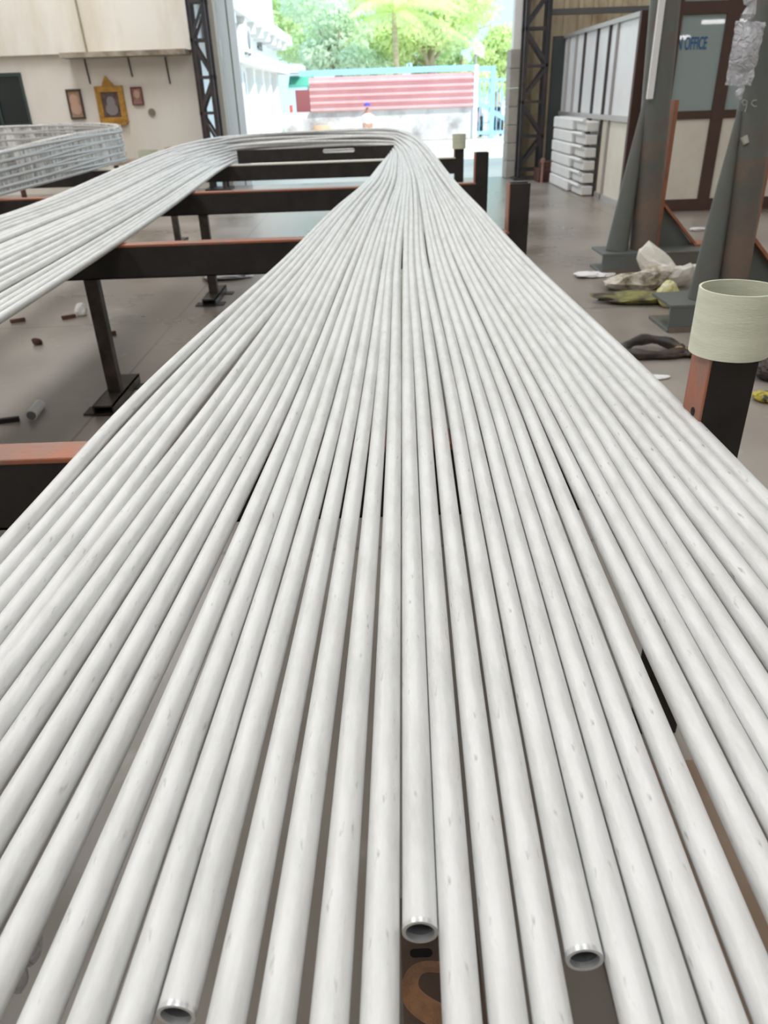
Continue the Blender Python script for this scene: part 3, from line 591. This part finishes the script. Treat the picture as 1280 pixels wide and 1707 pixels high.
bp = N.new('ShaderNodeBump'); bp.inputs['Strength'].default_value = 1; bp.inputs['Distance'].default_value = .03; L.new(nn.outputs[0], bp.inputs['Height']); L.new(bp.outputs[0], pb.inputs['Normal'])
M_plast = m
YP = Y2-.20
t = thing('plastic_bag', P(1235, 142, Y=YP), 'crinkled clear plastic bag hanging on the nearer pipe stand', 'plastic bag')
rp = random.Random(9); nx, nz_ = 10, 16; mb = MB()
for side in (0, 1):
    o = len(mb.v)
    for j in range(nz_+1):
        v = j/nz_; xl_ = lerp(1226, 1209, v); xr_ = lerp(1276, 1252, v); yy0 = lerp(36, 142, v)
        for i in range(nx+1):
            u = i/nx; q = P(lerp(xl_, xr_, u), yy0, Y=YP); ed = math.sin(math.pi*u)
            thick = .05*ed*math.sin(math.pi*min(1, v*1.15+.05))
            mb.v.append(q+Vector((rp.uniform(-.004, .004), (-1 if side else 1)*thick+rp.uniform(-.007, .007), rp.uniform(-.004, .004))))
    for j in range(nz_):
        for i in range(nx): mb.f.append((o+j*(nx+1)+i, o+j*(nx+1)+i+1, o+(j+1)*(nx+1)+i+1, o+(j+1)*(nx+1)+i))
mb.build('bag', M_plast, t, smooth=True)
pts = [P(1250+3*math.sin(k*1.3), -40+k*8, Y=YP) for k in range(10)]; MB().tube(pts, [.022+.006*((k*7) % 3) for k in range(10)], 8).build('twisted_neck', M_plast, t)
pts = [P(1235-k*.8+2*math.sin(k*2), 142+k*6, Y=YP) for k in range(5)]; MB().tube(pts, [.02, .016, .022, .016, .010], 8).build('twisted_tail', M_plast, t)

# ------------------------------------------------------------------ things on the floor
def crumple(name, cen, size, m_, label, cat, seed, sub=4, amp=.35, jit=.05):
    bm = bmesh.new(); bmesh.ops.create_icosphere(bm, subdivisions=sub, radius=1); r_ = random.Random(seed)
    dirs = [(Vector((r_.gauss(0, 1), r_.gauss(0, 1), r_.gauss(0, 1))).normalized(), r_.uniform(.35, 1), r_.uniform(-1, 1)) for _ in range(26)]
    for v in bm.verts:
        n = v.co.normalized(); s = 1
        for d, wd, a_ in dirs: s += amp*a_*max(0, n.dot(d)-wd*.6)
        s += amp*.15*abs(math.sin(7*n.x+3*n.z)*math.cos(6*n.y+2*n.x))+r_.uniform(-jit, jit)
        v.co = Vector((n.x*s*size[0], n.y*s*size[1], max(0, (n.z*.5+.42)*s)*size[2]))
    me = bpy.data.meshes.new(name); bm.to_mesh(me); bm.free(); o = bpy.data.objects.new(name, me); COL.objects.link(o); o.location = cen; me.materials.append(m_)
    return tag(o, label, cat) if cat else o
M_cloth = mat('white_sacking', (.74, .72, .66), .8, 0, (.60, .57, .50), 6, (.4, .7), .8, 25)
M_yel = mat('yellow_green_sack', (.26, .25, .08), .7, 0, (.06, .05, .035), 7, (.4, .6), .8, 25)
bgc = P(1098, 480, Z=0)
o = crumple('white_sack', bgc+Vector((.07, .05, 0)), (.13, .11, .25), M_cloth, 'crumpled white sack piled on the floor between the two pipe stands', 'sack', 33, sub=3, amp=.75, jit=.10)
o = crumple('sack_corner', P(1058, 482, Z=0), (.20, .12, .17), mat('dirty_sacking', (.62, .58, .50), .8, 0, (.20, .16, .10), 7, (.45, .6), .8, 25), 'dirty flattened cloth lying left of the white sack', 'cloth', 8, sub=3, amp=.6, jit=.12)
o = crumple('yellow_sack', P(1085, 502, Z=0)+Vector((0, 0, 0)), (.27, .09, .045), M_yel, 'dark yellow-green sack edge lying in front of the white sack', 'sack', 12, sub=3, amp=.6, jit=.28)
o = crumple('yellow_scrap', P(1112, 512, Z=0), (.07, .06, .13), mat('yellow_plastic', (.62, .58, .16), .5, 0, (.70, .68, .45), 14), 'bright yellow plastic scrap at the foot of the white sack', 'scrap', 31)
# black loop and shoe-like strap
M_rub = mat('dark_rubber', (.018, .012, .010), .45, 0, (.06, .04, .03), 12)
lc = P(1085, 590, Z=0); 
pts = []
for k in range(25):
    a = 2*math.pi*k/24; pts.append(lc+Vector((.16*math.cos(a)-.02*math.sin(2*a), .10*math.sin(a), .025+.03*max(0, math.sin(a)))))
tag(MB().tube(pts, [.022+.012*math.sin(k*.7)**2 for k in range(25)], 10).build('rubber_loop', M_rub, smooth=True), 'dark brown rubber loop lying on the floor near the sleeved post', 'rubber loop')
o = crumple('dark_rag', lc+Vector((.02, -.07, 0)), (.17, .055, .05), M_rub, 'dark oily rag lying against the rubber loop', 'rag', 14)
o = crumple('brown_rag', P(1155, 592, Z=0), (.12, .06, .04), M_rub, 'dark rag half hidden behind the sleeved post', 'rag', 5)
o = crumple('tan_scrap', P(1133, 590, Z=0)+Vector((0, 0, .02)), (.035, .03, .03), mat('tan_scrap', (.50, .30, .12), .7), 'tiny tan scrap beside the dark rag', 'scrap', 6)
o = crumple('dark_bundle', P(1285, 632, Z=0), (.08, .09, .12), M_rub, 'dark bundle on the floor at the right edge, right of the post', 'bundle', 17)
o = crumple('yellow_tool', P(1280, 668, Z=0), (.06, .05, .05), mat('yellow_black', (.55, .45, .05), .5, 0, (.03, .03, .03), 18, (.45, .55)), 'small yellow and black object on the floor at the right edge', 'tool', 18)
o = crumple('paper_scrap', P(1098, 630, Z=0), (.05, .03, .015), M_white, 'small white paper scrap between tubes and rubber loop', 'scrap', 19)
o = crumple('white_film_scrap', P(985, 460, Z=0), (.15, .09, .03), M_white, 'flat white film scrap left of the farther stand base', 'film scrap', 22, sub=3, jit=.25)
o = crumple('white_film_scrap', P(1163, 385, Z=0), (.07, .04, .04), M_white, 'little white scrap on the floor in front of the office', 'film scrap', 23)
o = crumple('thin_plastic_sheet', P(388, 463, Z=0), (.20, .10, .05), mat('thin_white_plastic', (.80, .82, .84), .2, 0, (.65, .68, .72), 10), 'crumpled white plastic sheet on the floor behind the second beam', 'plastic sheet', 24, sub=3, amp=.6, jit=.2)
# left floor bits
def rod(p0, p1, r_, m_, label, name='rusty_offcut', cat='offcut'):
    a = P(*p0, Z=r_); b_ = P(*p1, Z=r_); return tag(MB().bar(a, b_, r_*2, r_*2, (0, 0, 1)).build(name, m_, bevel=.003), label, cat)
M_ro = mat('rust_offcut', (.11, .05, .035), .8, 0, (.2, .10, .07), 20)
rod((17, 536), (42, 532), .012, M_ro, 'short rusty offcut on the floor nearest the left tube leg')
rod((103, 530), (126, 526), .013, M_ro, 'rusty offcut lying beside the white paper ball')
rod((168, 561), (192, 554), .013, M_ro, 'rusty offcut next to the slim leg of the second beam')
rod((-10, 703), (32, 698), .012, M_black, 'dark steel offcut on the floor at the left edge above the near beam')
o = crumple('rust_lump', P(63, 574, Z=0), (.035, .03, .05), M_rb, 'small dark rusty lump on the open floor at left', 'lump', 25)
o = crumple('paper_ball', P(137, 526, Z=0), (.04, .035, .07), M_white, 'small white crumpled paper ball on the left floor', 'paper ball', 26)
a = P(52, 693, Z=.022); b_ = P(66, 674, Z=.022)
t = thing('cut_pipe_piece', ((a+b_)/2), 'short white cut pipe piece lying on the floor at lower left', 'pipe piece')
MB().tube([a, b_], .026, 20).build('pipe_wall', M_white, t, smooth=True); dd = (b_-a).normalized()
MB().tube([a-dd*.001, a+dd*.001], .0215, 20).build('dark_bore', M_bore, t)
# items below the fan, seen through the gaps
M_bs = mat('brown_steel', (.16, .11, .08), .6, .1, (.10, .065, .045), 4, bump=.1)
c0 = P(672, 1575, Z=.06)
t = thing('floor_channel', (P(700, 1640, Z=.06).x, .55, 0), 'brown steel channel with a slot lying on the floor under the tubes', 'steel channel')
x0 = P(670, 1620, Z=.06).x; x1 = x0+.13
MB().box((x0, -.3, .05), (x1, .82, .06)).box((x0, -.3, 0), (x0+.006, .82, .05)).box((x1-.006, -.3, 0), (x1, .82, .05)).build('channel_web', M_bs, t, bevel=.002)
sl = P(702, 1588, Z=.061); MB().prism([(sl.x+(.012 if math.cos(a_) > 0 else -.012)+.007*math.cos(a_), sl.y+.007*math.sin(a_), .0585) for a_ in [2*math.pi*(k+.5)/16 for k in range(16)]], (0, 0, .0025)).build('slot', mat('hole', (0, 0, 0)), t)
# rusty strap loop
pl = [(760, 1617), (735, 1613), (710, 1612), (692, 1620), (683, 1640), (686, 1660), (700, 1676), (722, 1690), (745, 1700), (775, 1706)]
mb = MB(); n = len(pl); wz = .028
top = []
import itertools
dense = []
for k in range(n-1):
    for q in range(4):
        u = q/4; p0 = pl[max(0, k-1)]; p1 = pl[k]; p2 = pl[k+1]; p3 = pl[min(n-1, k+2)]
        dense.append(tuple(.5*((2*p1[j])+(-p0[j]+p2[j])*u+(2*p0[j]-5*p1[j]+4*p2[j]-p3[j])*u*u+(-p0[j]+3*p1[j]-3*p2[j]+p3[j])*u**3) for j in (0, 1)))
dense.append(pl[-1])
tp = [P(x, y, Z=.30) for x, y in dense]
for k, q in enumerate(tp):
    d = (tp[min(k+1, len(tp)-1)]-tp[max(0, k-1)]).normalized(); s_ = Vector((-d.y, d.x, 0))
    tw = math.radians(35); a_ = s_*math.cos(tw)*.5*wz; b_ = Vector((0, 0, math.sin(tw)*.5*wz)); th = Vector((0, 0, .002))
    mb.v += [q-a_-b_, q+a_+b_, q+a_+b_+th, q-a_-b_+th]
for k in range(len(tp)-1):
    for j in range(4): mb.f.append((k*4+j, k*4+(j+1) % 4, (k+1)*4+(j+1) % 4, (k+1)*4+j))
mb.f.append((0, 1, 2, 3)); q = (len(tp)-1)*4; mb.f.append((q+3, q+2, q+1, q))
strap = mb.build('rusty_strap', mat('rusty_strap', (.62, .33, .18), .7, 0, (.42, .23, .14), 30, bump=.4, bscale=200), smooth=True)
tag(strap, 'curled rusty orange strap showing below the tube ends at bottom centre', 'strap')
# trestle that carries strap and channel
# bag of cardboard seen through the right gap
cp = P(1200, 1420, Z=0)
tag(MB().box((cp.x-.28, cp.y-.35, 0), (cp.x+.3, cp.y+.22, .012)).build('cardboard_sheet', mat('brown_card', (.30, .22, .16), .8, 0, (.24, .17, .12), 3)), 'flat brown cardboard on the floor seen through the right-hand gap', 'cardboard')
# small film scraps hanging between two tubes lower left
for k, (x, y) in enumerate(((58, 1600), (38, 1640))):
    crumple('film_wisp', P(x, y, Z=BT-.02), (.006, .012, .03), M_plast, ['upper wisp of clear film caught between tubes at lower left', 'lower wisp of clear film caught between tubes at lower left'][k], 'film scrap', 41+k, sub=3)

# ------------------------------------------------------------------ outside
GY = 27.0
struct(MB().box((-40, WY+.3, -.25), (40, 90, -.02)).build('ground', mat('yard_concrete', (.72, .69, .62), .9, 0, (.62, .58, .50), .5)))
# white two-storey building on the left
FX = -3.05
M_bw = mat('sunlit_white_wall', (.86, .86, .85), .8); M_bs2 = mat('building_slit', (.10, .11, .12), .4)
t = thing('white_building', (FX-2, 22, 0), 'white two-storey building with canopies, left beyond the doorway', 'building')
MB().box((FX-5, 15.2, 0), (FX, 29, 6.8)).build('wall', M_bw, t)
def zat(px, py, Y): return P(px, py, Y=Y).z
zled = zat(487, 124, 28.8); zcan = zat(497, 72, 28.8)
MB().box((FX-.1, 15.8, zled), (FX+.38, 29, zled+.28)).build('canopy', M_bw, t)
MB().box((FX-.1, 29, zled+.05), (FX+.75, 31.5, zled+.3)).build('porch_canopy', M_bw, t)
MB().box((FX-.1, 15.3, zcan), (FX+.45, 30.2, zcan+.25)).build('eave', M_bw, t)
for k in range(9):
    yy = 16.3+k*1.45; MB().box((FX, yy, zcan-.22), (FX+.42, yy+.15, zcan)).build('eave_bracket', M_bw, t)
for k, (px, bot) in enumerate(((419, .95), (436, .95), (452, .1), (463, .1), (475, .1), (482, .1))):
    yy = abs(FX)*F/(616-px)*.985
    f = MB().box((FX-.02, yy-.28, bot), (FX+.05, yy+.28, zled-.1)).build('window_frame', mat('grey_reveal', (.55, .56, .58), .6), t)
    MB().box((FX+.03, yy-.16, bot+.08), (FX+.06, yy+.16, zled-.15)).build('dark_pane', M_bs2, f)
for yy in (17.6, 19.6, 21.6, 23.4, 25.1, 26.9): MB().box((FX, yy, 0), (FX+.16, yy+.35, zled)).build('pier', M_bw, t)
yy = 18.0
f = MB().box((FX-.02, yy-.25, zat(405, 95, yy)), (FX+.05, yy+.25, zat(405, 45, yy))).build('window_frame', M_bw, t)
MB().box((FX+.03, yy-.2, zat(412, 85, yy)), (FX+.07, yy+.2, zat(412, 50, yy))).build('dark_pane', M_bs2, f)
yy = 24.5; mb = MB()
for k in range(6): mb.box((FX+.01, yy-.4, zled+.55+k*.14), (FX+.05, yy+.4, zled+.59+k*.14))
for k in range(4): mb.box((FX+.01, yy-.4+k*.25, zled+.5), (FX+.05, yy-.36+k*.25, zled+1.35))
mb.build('grille', mat('grille', (.35, .36, .36), .6), t)
for yy, zz, lab in ((16.6, zat(385, 78, 16.6), 'white air-conditioner box on the building, nearest the doorway'), (19.2, zat(425, 88, 19.2), 'white air-conditioner box above the canopy, second along the building')):
    a = thing('air_conditioner', (FX+.3, yy, zz), lab, 'air conditioner', 'outdoor units on the white building')
    MB().box((FX+.12, yy-.4, zz), (FX+.45, yy+.4, zz+.5)).build('casing', M_bw, a, bevel=.02)
    [MB().box((FX+.0, yy+e_, zz-.04), (FX+.45, yy+e_+.05, zz)).build('bracket', mat('grey_bracket', (.4, .4, .4)), a) for e_ in (-.3, .25)]
    MB().tube([(FX+.45, yy, zz+.25), (FX+.47, yy, zz+.25)], .18, 20).build('fan_grille', mat('fan_grey', (.3, .31, .32)), a)
# scalloped green awning
aw = thing('green_awning', (FX+.7, 30, zled-.4), 'green scalloped awning at the end of the white building', 'awning')
x0 = P(480, 140, Y=29.2).x; x1 = P(520, 140, Y=29.2).x; mb = MB(); nn_ = 16
zt0 = zat(485, 127, 29.2); zb0 = zat(500, 143, 29.2)
for k in range(nn_):
    a0 = k/nn_; a1 = (k+1)/nn_; xm = (a0+a1)/2
    f0 = lerp(x0, x1, a0); f1 = lerp(x0, x1, a1); fm = (f0+f1)/2
    bow = lambda u: .12*(1-(2*u-1)**2)
    mb.add([(f0, 29.9, zt0), (f1, 29.9, zt0), (f1, 29.2-bow(a1), zb0), (f0, 29.2-bow(a0), zb0), (fm, 29.2-bow(xm), zb0-.10)], [(0, 1, 2, 3), (3, 2, 4)])
sm = mb.build('canvas', mat('awning_green', (.10, .42, .32), .7), aw); so = sm.modifiers.new('thick', 'SOLIDIFY'); so.thickness = .01
MB().box((x0, 29.9, zt0-.03), (x1, 29.95, zt0+.03)).build('wall_bar', M_bw, aw)
# fire-red lantern-like post
a = P(487, 200, Y=27.5)
tag(MB().box((a.x-.05, 27.4, 0), (a.x+.05, 27.5, zat(487, 175, 27.5))).build('red_post', mat('red_post', (.75, .16, .12), .5)), 'slim red post in front of the white building end', 'post')
# corrugated red fence and whitewashed wall
fx0 = P(516, 150, Y=GY).x; fx1 = P(789, 150, Y=GY).x; fzt = zat(650, 125, GY); fzb = zat(650, 182, GY)
mb = MB(); nrib = 5; ph = (fzt-fzb)/nrib; prof = []
for k in range(nrib):
    z = fzb+k*ph; prof += [(0, z), (.10, z+ph*.18), (.10, z+ph*.30), (0, z+ph*.45)]
prof.append((0, fzt))
n = len(prof); mb.v = [Vector((x, GY-.12+q[0]*-1+.1, q[1])) for x in (fx0, fx1) for q in prof]; mb.f = [(k, k+1, n+k+1, n+k) for k in range(n-1)]
o = mb.build('corrugated_fence', mat('red_sheet', (.76, .43, .45), .6, 0, (.82, .50, .51), 1.2)); so = o.modifiers.new('thick', 'SOLIDIFY'); so.thickness = .01  # veiling glare is painted into the red, making it pinkish
tag(o, 'pinkish red corrugated sheet fence above the whitewashed yard wall', 'fence')
struct_w = MB().box((fx0-.9, GY-.0, 0), (fx1, GY+.2, fzb)).build('yard_wall', mat('peeling_whitewash', (.66, .66, .67), .85, 0, (.30, .29, .30), 1.3, (.48, .72)))
tag(struct_w, 'peeling whitewashed low yard wall below the red fence', 'wall')
tag(MB().box((P(492, 150, Y=GY+1).x, GY+.9, fzb-.1), (fx0, GY+.95, zat(500, 150, GY+.9))).build('red_shed_sheet', mat('dark_red_sheet', (.38, .13, .14), .6)), 'darker red sheet between awning and red fence', 'sheet')
M_lb = mat('light_blue_paint', (.36, .62, .80), .5)
fr = thing('blue_fence_frame', ((fx0+fx1)/2, GY-.1, 0), 'light blue steel frame rail running above the red fence', 'fence frame')
MB().box((fx0-.3, GY-.06, fzt+.04), (fx1+.1, GY+.0, fzt+.20)).build('top_rail', M_lb, fr)
MB().box((fx1+.01, GY-.08, 0), (fx1+.14, GY+.02, fzt+.2)).build('end_post', mat('white_post', (.8, .84, .88), .5), fr)
gx0 = fx1+.16; gx1 = P(848, 180, Y=GY).x+.3; gxm = P(820, 180, Y=GY).x; gzt = fzt+.15
gt = thing('blue_gate', ((gx0+gx1)/2, GY, 0), 'light blue barred steel gate right of the red fence', 'gate')
MB().box((gxm-.07, GY-.06, 0), (gxm+.07, GY+.06, gzt)).build('gate_post', M_lb, gt)
MB().box((gx0, GY-.04, gzt-.14), (gxm, GY+.04, gzt)).build('top_rail', M_lb, gt); MB().box((gx0, GY-.04, .1), (gx1, GY+.04, .2)).build('bottom_rail', M_lb, gt)
MB().bar((gx0, GY, gzt-1.0), (gx1, GY, .3), .12, .05, (0, 1, 0)).build('diagonal_brace', M_lb, gt)
x = gx0+.05
while x < gx1: MB().tube([(x, GY, .1), (x, GY, gzt-.35)], .018, 6).build('bar', M_lb, gt); x += .14
MB().box((gx0, GY-.02, gzt-.4), (gx1, GY+.02, gzt-.34)).build('mid_rail', M_lb, gt)
# parked motorbikes beyond the gate
def bike(x, y, col, lab):
    t = thing('motorbike', (x, y, 0), lab, 'motorbike', 'motorbikes parked beyond the blue gate')
    for k, dy in enumerate((-.55, .55)):
        pts = [(x, y+dy+.27*math.cos(2*math.pi*q/20), .3+.27*math.sin(2*math.pi*q/20)) for q in range(21)]
        MB().tube(pts, .045, 8, caps=False).build('wheel', M_black, t, smooth=True)
    MB().tube([(x, y-.35, .45), (x, y, .6), (x, y+.35, .62)], [.07, .13, .09], 10).build('body', col, t, smooth=True)
    MB().tube([(x, y+.1, .75), (x, y+.5, .78)], [.10, .08], 10).build('seat', M_black, t, smooth=True)
    MB().tube([(x, y-.55, .3), (x, y-.38, .98)], .03, 8).build('fork', M_alu, t)
    MB().tube([(x-.3, y-.32, 1.0), (x, y-.38, .96), (x+.3, y-.32, 1.0)], .018, 8).build('handlebar', M_alu, t)
bike(gx0+.25, GY+1.6, mat('bike_red', (.6, .1, .1), .3), 'red motorbike parked behind the blue gate')
bike(gxm-.15, GY+1.9, mat('bike_blue', (.1, .2, .5), .3), 'blue motorbike parked behind the gate post')
bike(gx1-.35, GY+1.7, mat('bike_grey', (.4, .42, .45), .3), 'grey motorbike parked behind the right side of the gate')
# person in white with a blue cap, seated on a scooter by the wall
def skin_body(name, pts, edges, radii, m_, parent):
    off = parent_world(parent); me = bpy.data.meshes.new(name); me.from_pydata([Vector(p)-off for p in pts], edges, []); o = bpy.data.objects.new(name, me); COL.objects.link(o); o.parent = parent; me.materials.append(m_)
    sk = o.modifiers.new('skin', 'SKIN'); sk.use_smooth_shade = True
    if not me.skin_vertices: me.skin_vertices.new()
    for k, r_ in enumerate(radii): me.skin_vertices[0].data[k].radius = (r_, r_); 
    me.skin_vertices[0].data[0].use_root = True
    ss = o.modifiers.new('sub', 'SUBSURF'); ss.levels = 1; ss.render_levels = 1; return o
hp = P(612, 172, Y=25.6); X0 = hp.x; Y0 = 25.6; zt_ = hp.z
t = thing('person', (X0, Y0, 0), 'small seated person in white shirt and blue cap by the whitewashed wall', 'person')
zh = zt_-.10
body = [(X0, Y0, zh-.62), (X0, Y0, zh-.40), (X0, Y0, zh-.22), (X0, Y0, zh-.12), (X0, Y0, zh), (X0-.13, Y0, zh-.22), (X0-.14, Y0-.02, zh-.45), (X0-.1, Y0-.28, zh-.52), (X0+.13, Y0, zh-.22), (X0+.14, Y0-.02, zh-.45), (X0+.1, Y0-.28, zh-.52), (X0-.1, Y0-.4, zh-.6), (X0-.1, Y0-.42, .08), (X0+.1, Y0-.4, zh-.6), (X0+.1, Y0-.42, .08)]
skin_body('body', body, [(0,1),(1,2),(2,3),(3,4),(2,5),(5,6),(6,7),(2,8),(8,9),(9,10),(0,11),(11,12),(0,13),(13,14)], [.15,.14,.13,.05,.09,.06,.045,.035,.06,.045,.035,.075,.05,.075,.05], mat('skin_brown', (.42, .24, .17), .6), t)
MB().tube([(X0, Y0, zh-.60), (X0, Y0, zh-.42), (X0, Y0, zh-.24), (X0, Y0, zh-.17)], [.20, .19, .20, .09], 14).build('shirt', mat('shirt_white', (.82, .82, .82), .8), t, smooth=True)
MB().tube([(X0, Y0, zh+.03), (X0, Y0, zh+.08), (X0, Y0, zh+.12)], [.105, .10, .04], 14).box((X0-.07, Y0-.18, zh+.03), (X0+.07, Y0-.05, zh+.045)).build('cap', mat('cap_blue', (.10, .10, .55), .6), t, smooth=True)
st = MB().box((X0-.2, Y0-.15, 0), (X0+.2, Y0+.2, zh-.72)).build('step_block', mat('block_grey', (.5, .48, .45), .9)); tag(st, 'pale block under the seated person in white', 'block')
# barrel shape and plant by the wall
a = P(536, 214, Y=GY-.8)
tag(MB().tube([(a.x, GY-.8, 0), (a.x, GY-.8, .12), (a.x, GY-.8, .45), (a.x, GY-.8, .55)], [.25, .3, .3, .22], 20).build('clay_pot', mat('clay', (.62, .40, .26), .8), smooth=True), 'large clay pot in front of the whitewashed wall, left', 'pot')
def leafblob(mb, c, r, n, ls, rn, squash=.8):
    for _ in range(n):
        d = Vector((rn.gauss(0, 1), rn.gauss(0, 1), rn.gauss(0, 1))).normalized(); p = Vector(c)+Vector((d.x*r, d.y*r, d.z*r*squash))*rn.uniform(.55, 1)
        u = Vector((rn.gauss(0, 1), rn.gauss(0, 1), rn.gauss(0, 1))).normalized(); v = u.cross(d).normalized(); s = ls*rn.uniform(.6, 1.3)
        mb.add([p-u*s, p+v*s*.45, p+u*s, p-v*s*.45], [(0, 1, 2, 3)])
def leafmat(name, c1, c2):
    m_ = mat(name, c1, .7, 0, c2, 1.1, (.35, .65), spec=.2); b_ = m_.node_tree.nodes['Principled BSDF']; N_ = m_.node_tree.nodes; L_ = m_.node_tree.links
    if 'tl' not in [n_.name for n_ in N_]:
        tl = N_.new('ShaderNodeBsdfTranslucent'); tl.name = 'tl'; tl.inputs[0].default_value = (*c2, 1); mx_ = N_.new('ShaderNodeMixShader'); mx_.inputs[0].default_value = .45
        L_.new(b_.outputs[0], mx_.inputs[1]); L_.new(tl.outputs[0], mx_.inputs[2]); L_.new(mx_.outputs[0], N_['Material Output'].inputs[0])
    return m_
M_lf = [leafmat('leaf_yellow_green', (.74, .86, .42), (.86, .95, .58)), leafmat('leaf_green', (.72, .86, .52), (.84, .93, .66)), leafmat('leaf_blue_green', (.70, .84, .62), (.84, .92, .78))]  # outdoor glare is painted into the leaves as pale greens
M_bark = mat('pale_bark', (.45, .37, .27), .9)
def tree(px, py, Y, rad, seed, kind, label, n=5200, blobs=12):
    c = P(px, py, Y=Y); rn = random.Random(seed); t = thing('leafy_tree', (c.x, Y, 0), label, 'tree', 'trees beyond the yard wall')
    mb = MB()
    for _ in range(blobs):
        d = Vector((rn.uniform(-1, 1), rn.uniform(-.6, .6), rn.uniform(-.8, .8)))*rad*.75
        leafblob(mb, c+d, rad*rn.uniform(.28, .5), int(n*1.6)//blobs, .12, rn)
    mb.build('crown', M_lf[kind], t)
    pts = [(c.x, Y, 0), (c.x+.15, Y, c.z*.4), (c.x, Y, c.z)]; tm = MB().tube(pts, [.22, .17, .09], 10)
    for _ in range(5):
        d = Vector((rn.uniform(-1, 1), rn.uniform(-.5, .5), rn.uniform(.2, 1))).normalized()*rad*.8; tm.tube([(c.x, Y, c.z*.6), Vector((c.x, Y, c.z*.6))+d], [.08, .03], 6)
    tm.build('trunk', M_bark, t, smooth=True)
tree(505, 30, 36, 2.6, 1, 1, 'green tree just right of the white building')
tree(560, 70, 33, 2.2, 2, 2, 'bluish green tree behind the left half of the red fence')
tree(575, -10, 38, 3.2, 3, 0, 'tall yellow-green tree left of the palm')
tree(715, 35, 34, 2.4, 4, 0, 'yellow-green tree right of the palm')
tree(735, -30, 40, 3.0, 5, 1, 'tall green tree crown at the top right of the palm')
tree(690, 95, 36, 1.8, 6, 1, 'low green tree behind the right half of the red fence')
tree(825, 110, 40, 1.9, 7, 0, 'low yellow-green tree beyond the blue gate')
tree(770, 100, 37, 1.5, 8, 1, 'small green tree left of the blue gate', 3000, 8)
# palm
pc = P(657, 22, Y=30.5); pb_ = P(652, 120, Y=30.5)
t = thing('palm_tree', (pc.x, 30.5, 0), 'palm tree with a slim trunk rising behind the middle of the red fence', 'palm')
MB().tube([(pc.x, 30.5, 0), (pc.x+.04, 30.5, pc.z*.5), (pc.x, 30.5, pc.z)], [.13, .10, .09], 12).build('trunk', mat('palm_trunk', (.62, .54, .36), .8, 0, (.45, .38, .25), 3, stretch=(1, 1, 6)), t, smooth=True)
rn = random.Random(12); M_pf2 = leafmat('palm_leaf', (.72, .88, .34), (.88, .96, .55))
for k in range(15):
    az = 2*math.pi*k/15+rn.uniform(-.15, .15); el = rn.uniform(.25, 1.35); Lf = rn.uniform(2.3, 3.0); mb = MB(); pp = []
    hd = Vector((math.cos(az), math.sin(az)*.8, 0))
    for q in range(11):
        u = q/10; pp.append(Vector((pc.x, 30.5, pc.z))+hd*(Lf*u*math.cos(el)+.35*Lf*u*u)+Vector((0, 0, Lf*(u*math.sin(el)-.75*u*u))))
    mb.tube(pp, [.03*(1-.08*q) for q in range(11)], 6)
    sd_ = hd.cross(Vector((0, 0, 1))).normalized()
    for q in range(40):
        u = .1+.9*q/40; i0 = min(9, int(u*10)); p = pp[i0].lerp(pp[i0+1], u*10-i0); dd = (pp[i0+1]-pp[i0]).normalized(); ll = .75*math.sin(math.pi*min(1, u*.85+.12))
        for s_ in (-1, 1):
            e = p+sd_*s_*ll*.8+dd*ll*.45-Vector((0, 0, ll*.45)); mb.add([p-dd*.02, p+dd*.02, e+dd*.006, e-dd*.006], [(0, 1, 2, 3)])
    mb.build('frond', M_pf2, t)
# banner on a pole right of the palm
a = P(790, 60, Y=33); bb = P(808, 98, Y=33)
t = thing('hoarding', ((a.x+bb.x)/2, 33, 0), 'small pale hoarding on a pole against the sky, right of the palm', 'hoarding')
MB().prism([(a.x, 33, a.z), (bb.x, 33.1, lerp(a.z, bb.z, .45)), (bb.x, 33.1, bb.z), (a.x, 33, lerp(a.z, bb.z, .75))], (0, .05, 0)).build('panel', mat('hoarding_pale', (.72, .68, .62), .6, 0, (.5, .42, .36), 5), t)
MB().tube([(a.x+.1, 33.1, 0), (a.x+.1, 33.1, a.z-.1)], .05, 8).build('pole', M_alu, t)
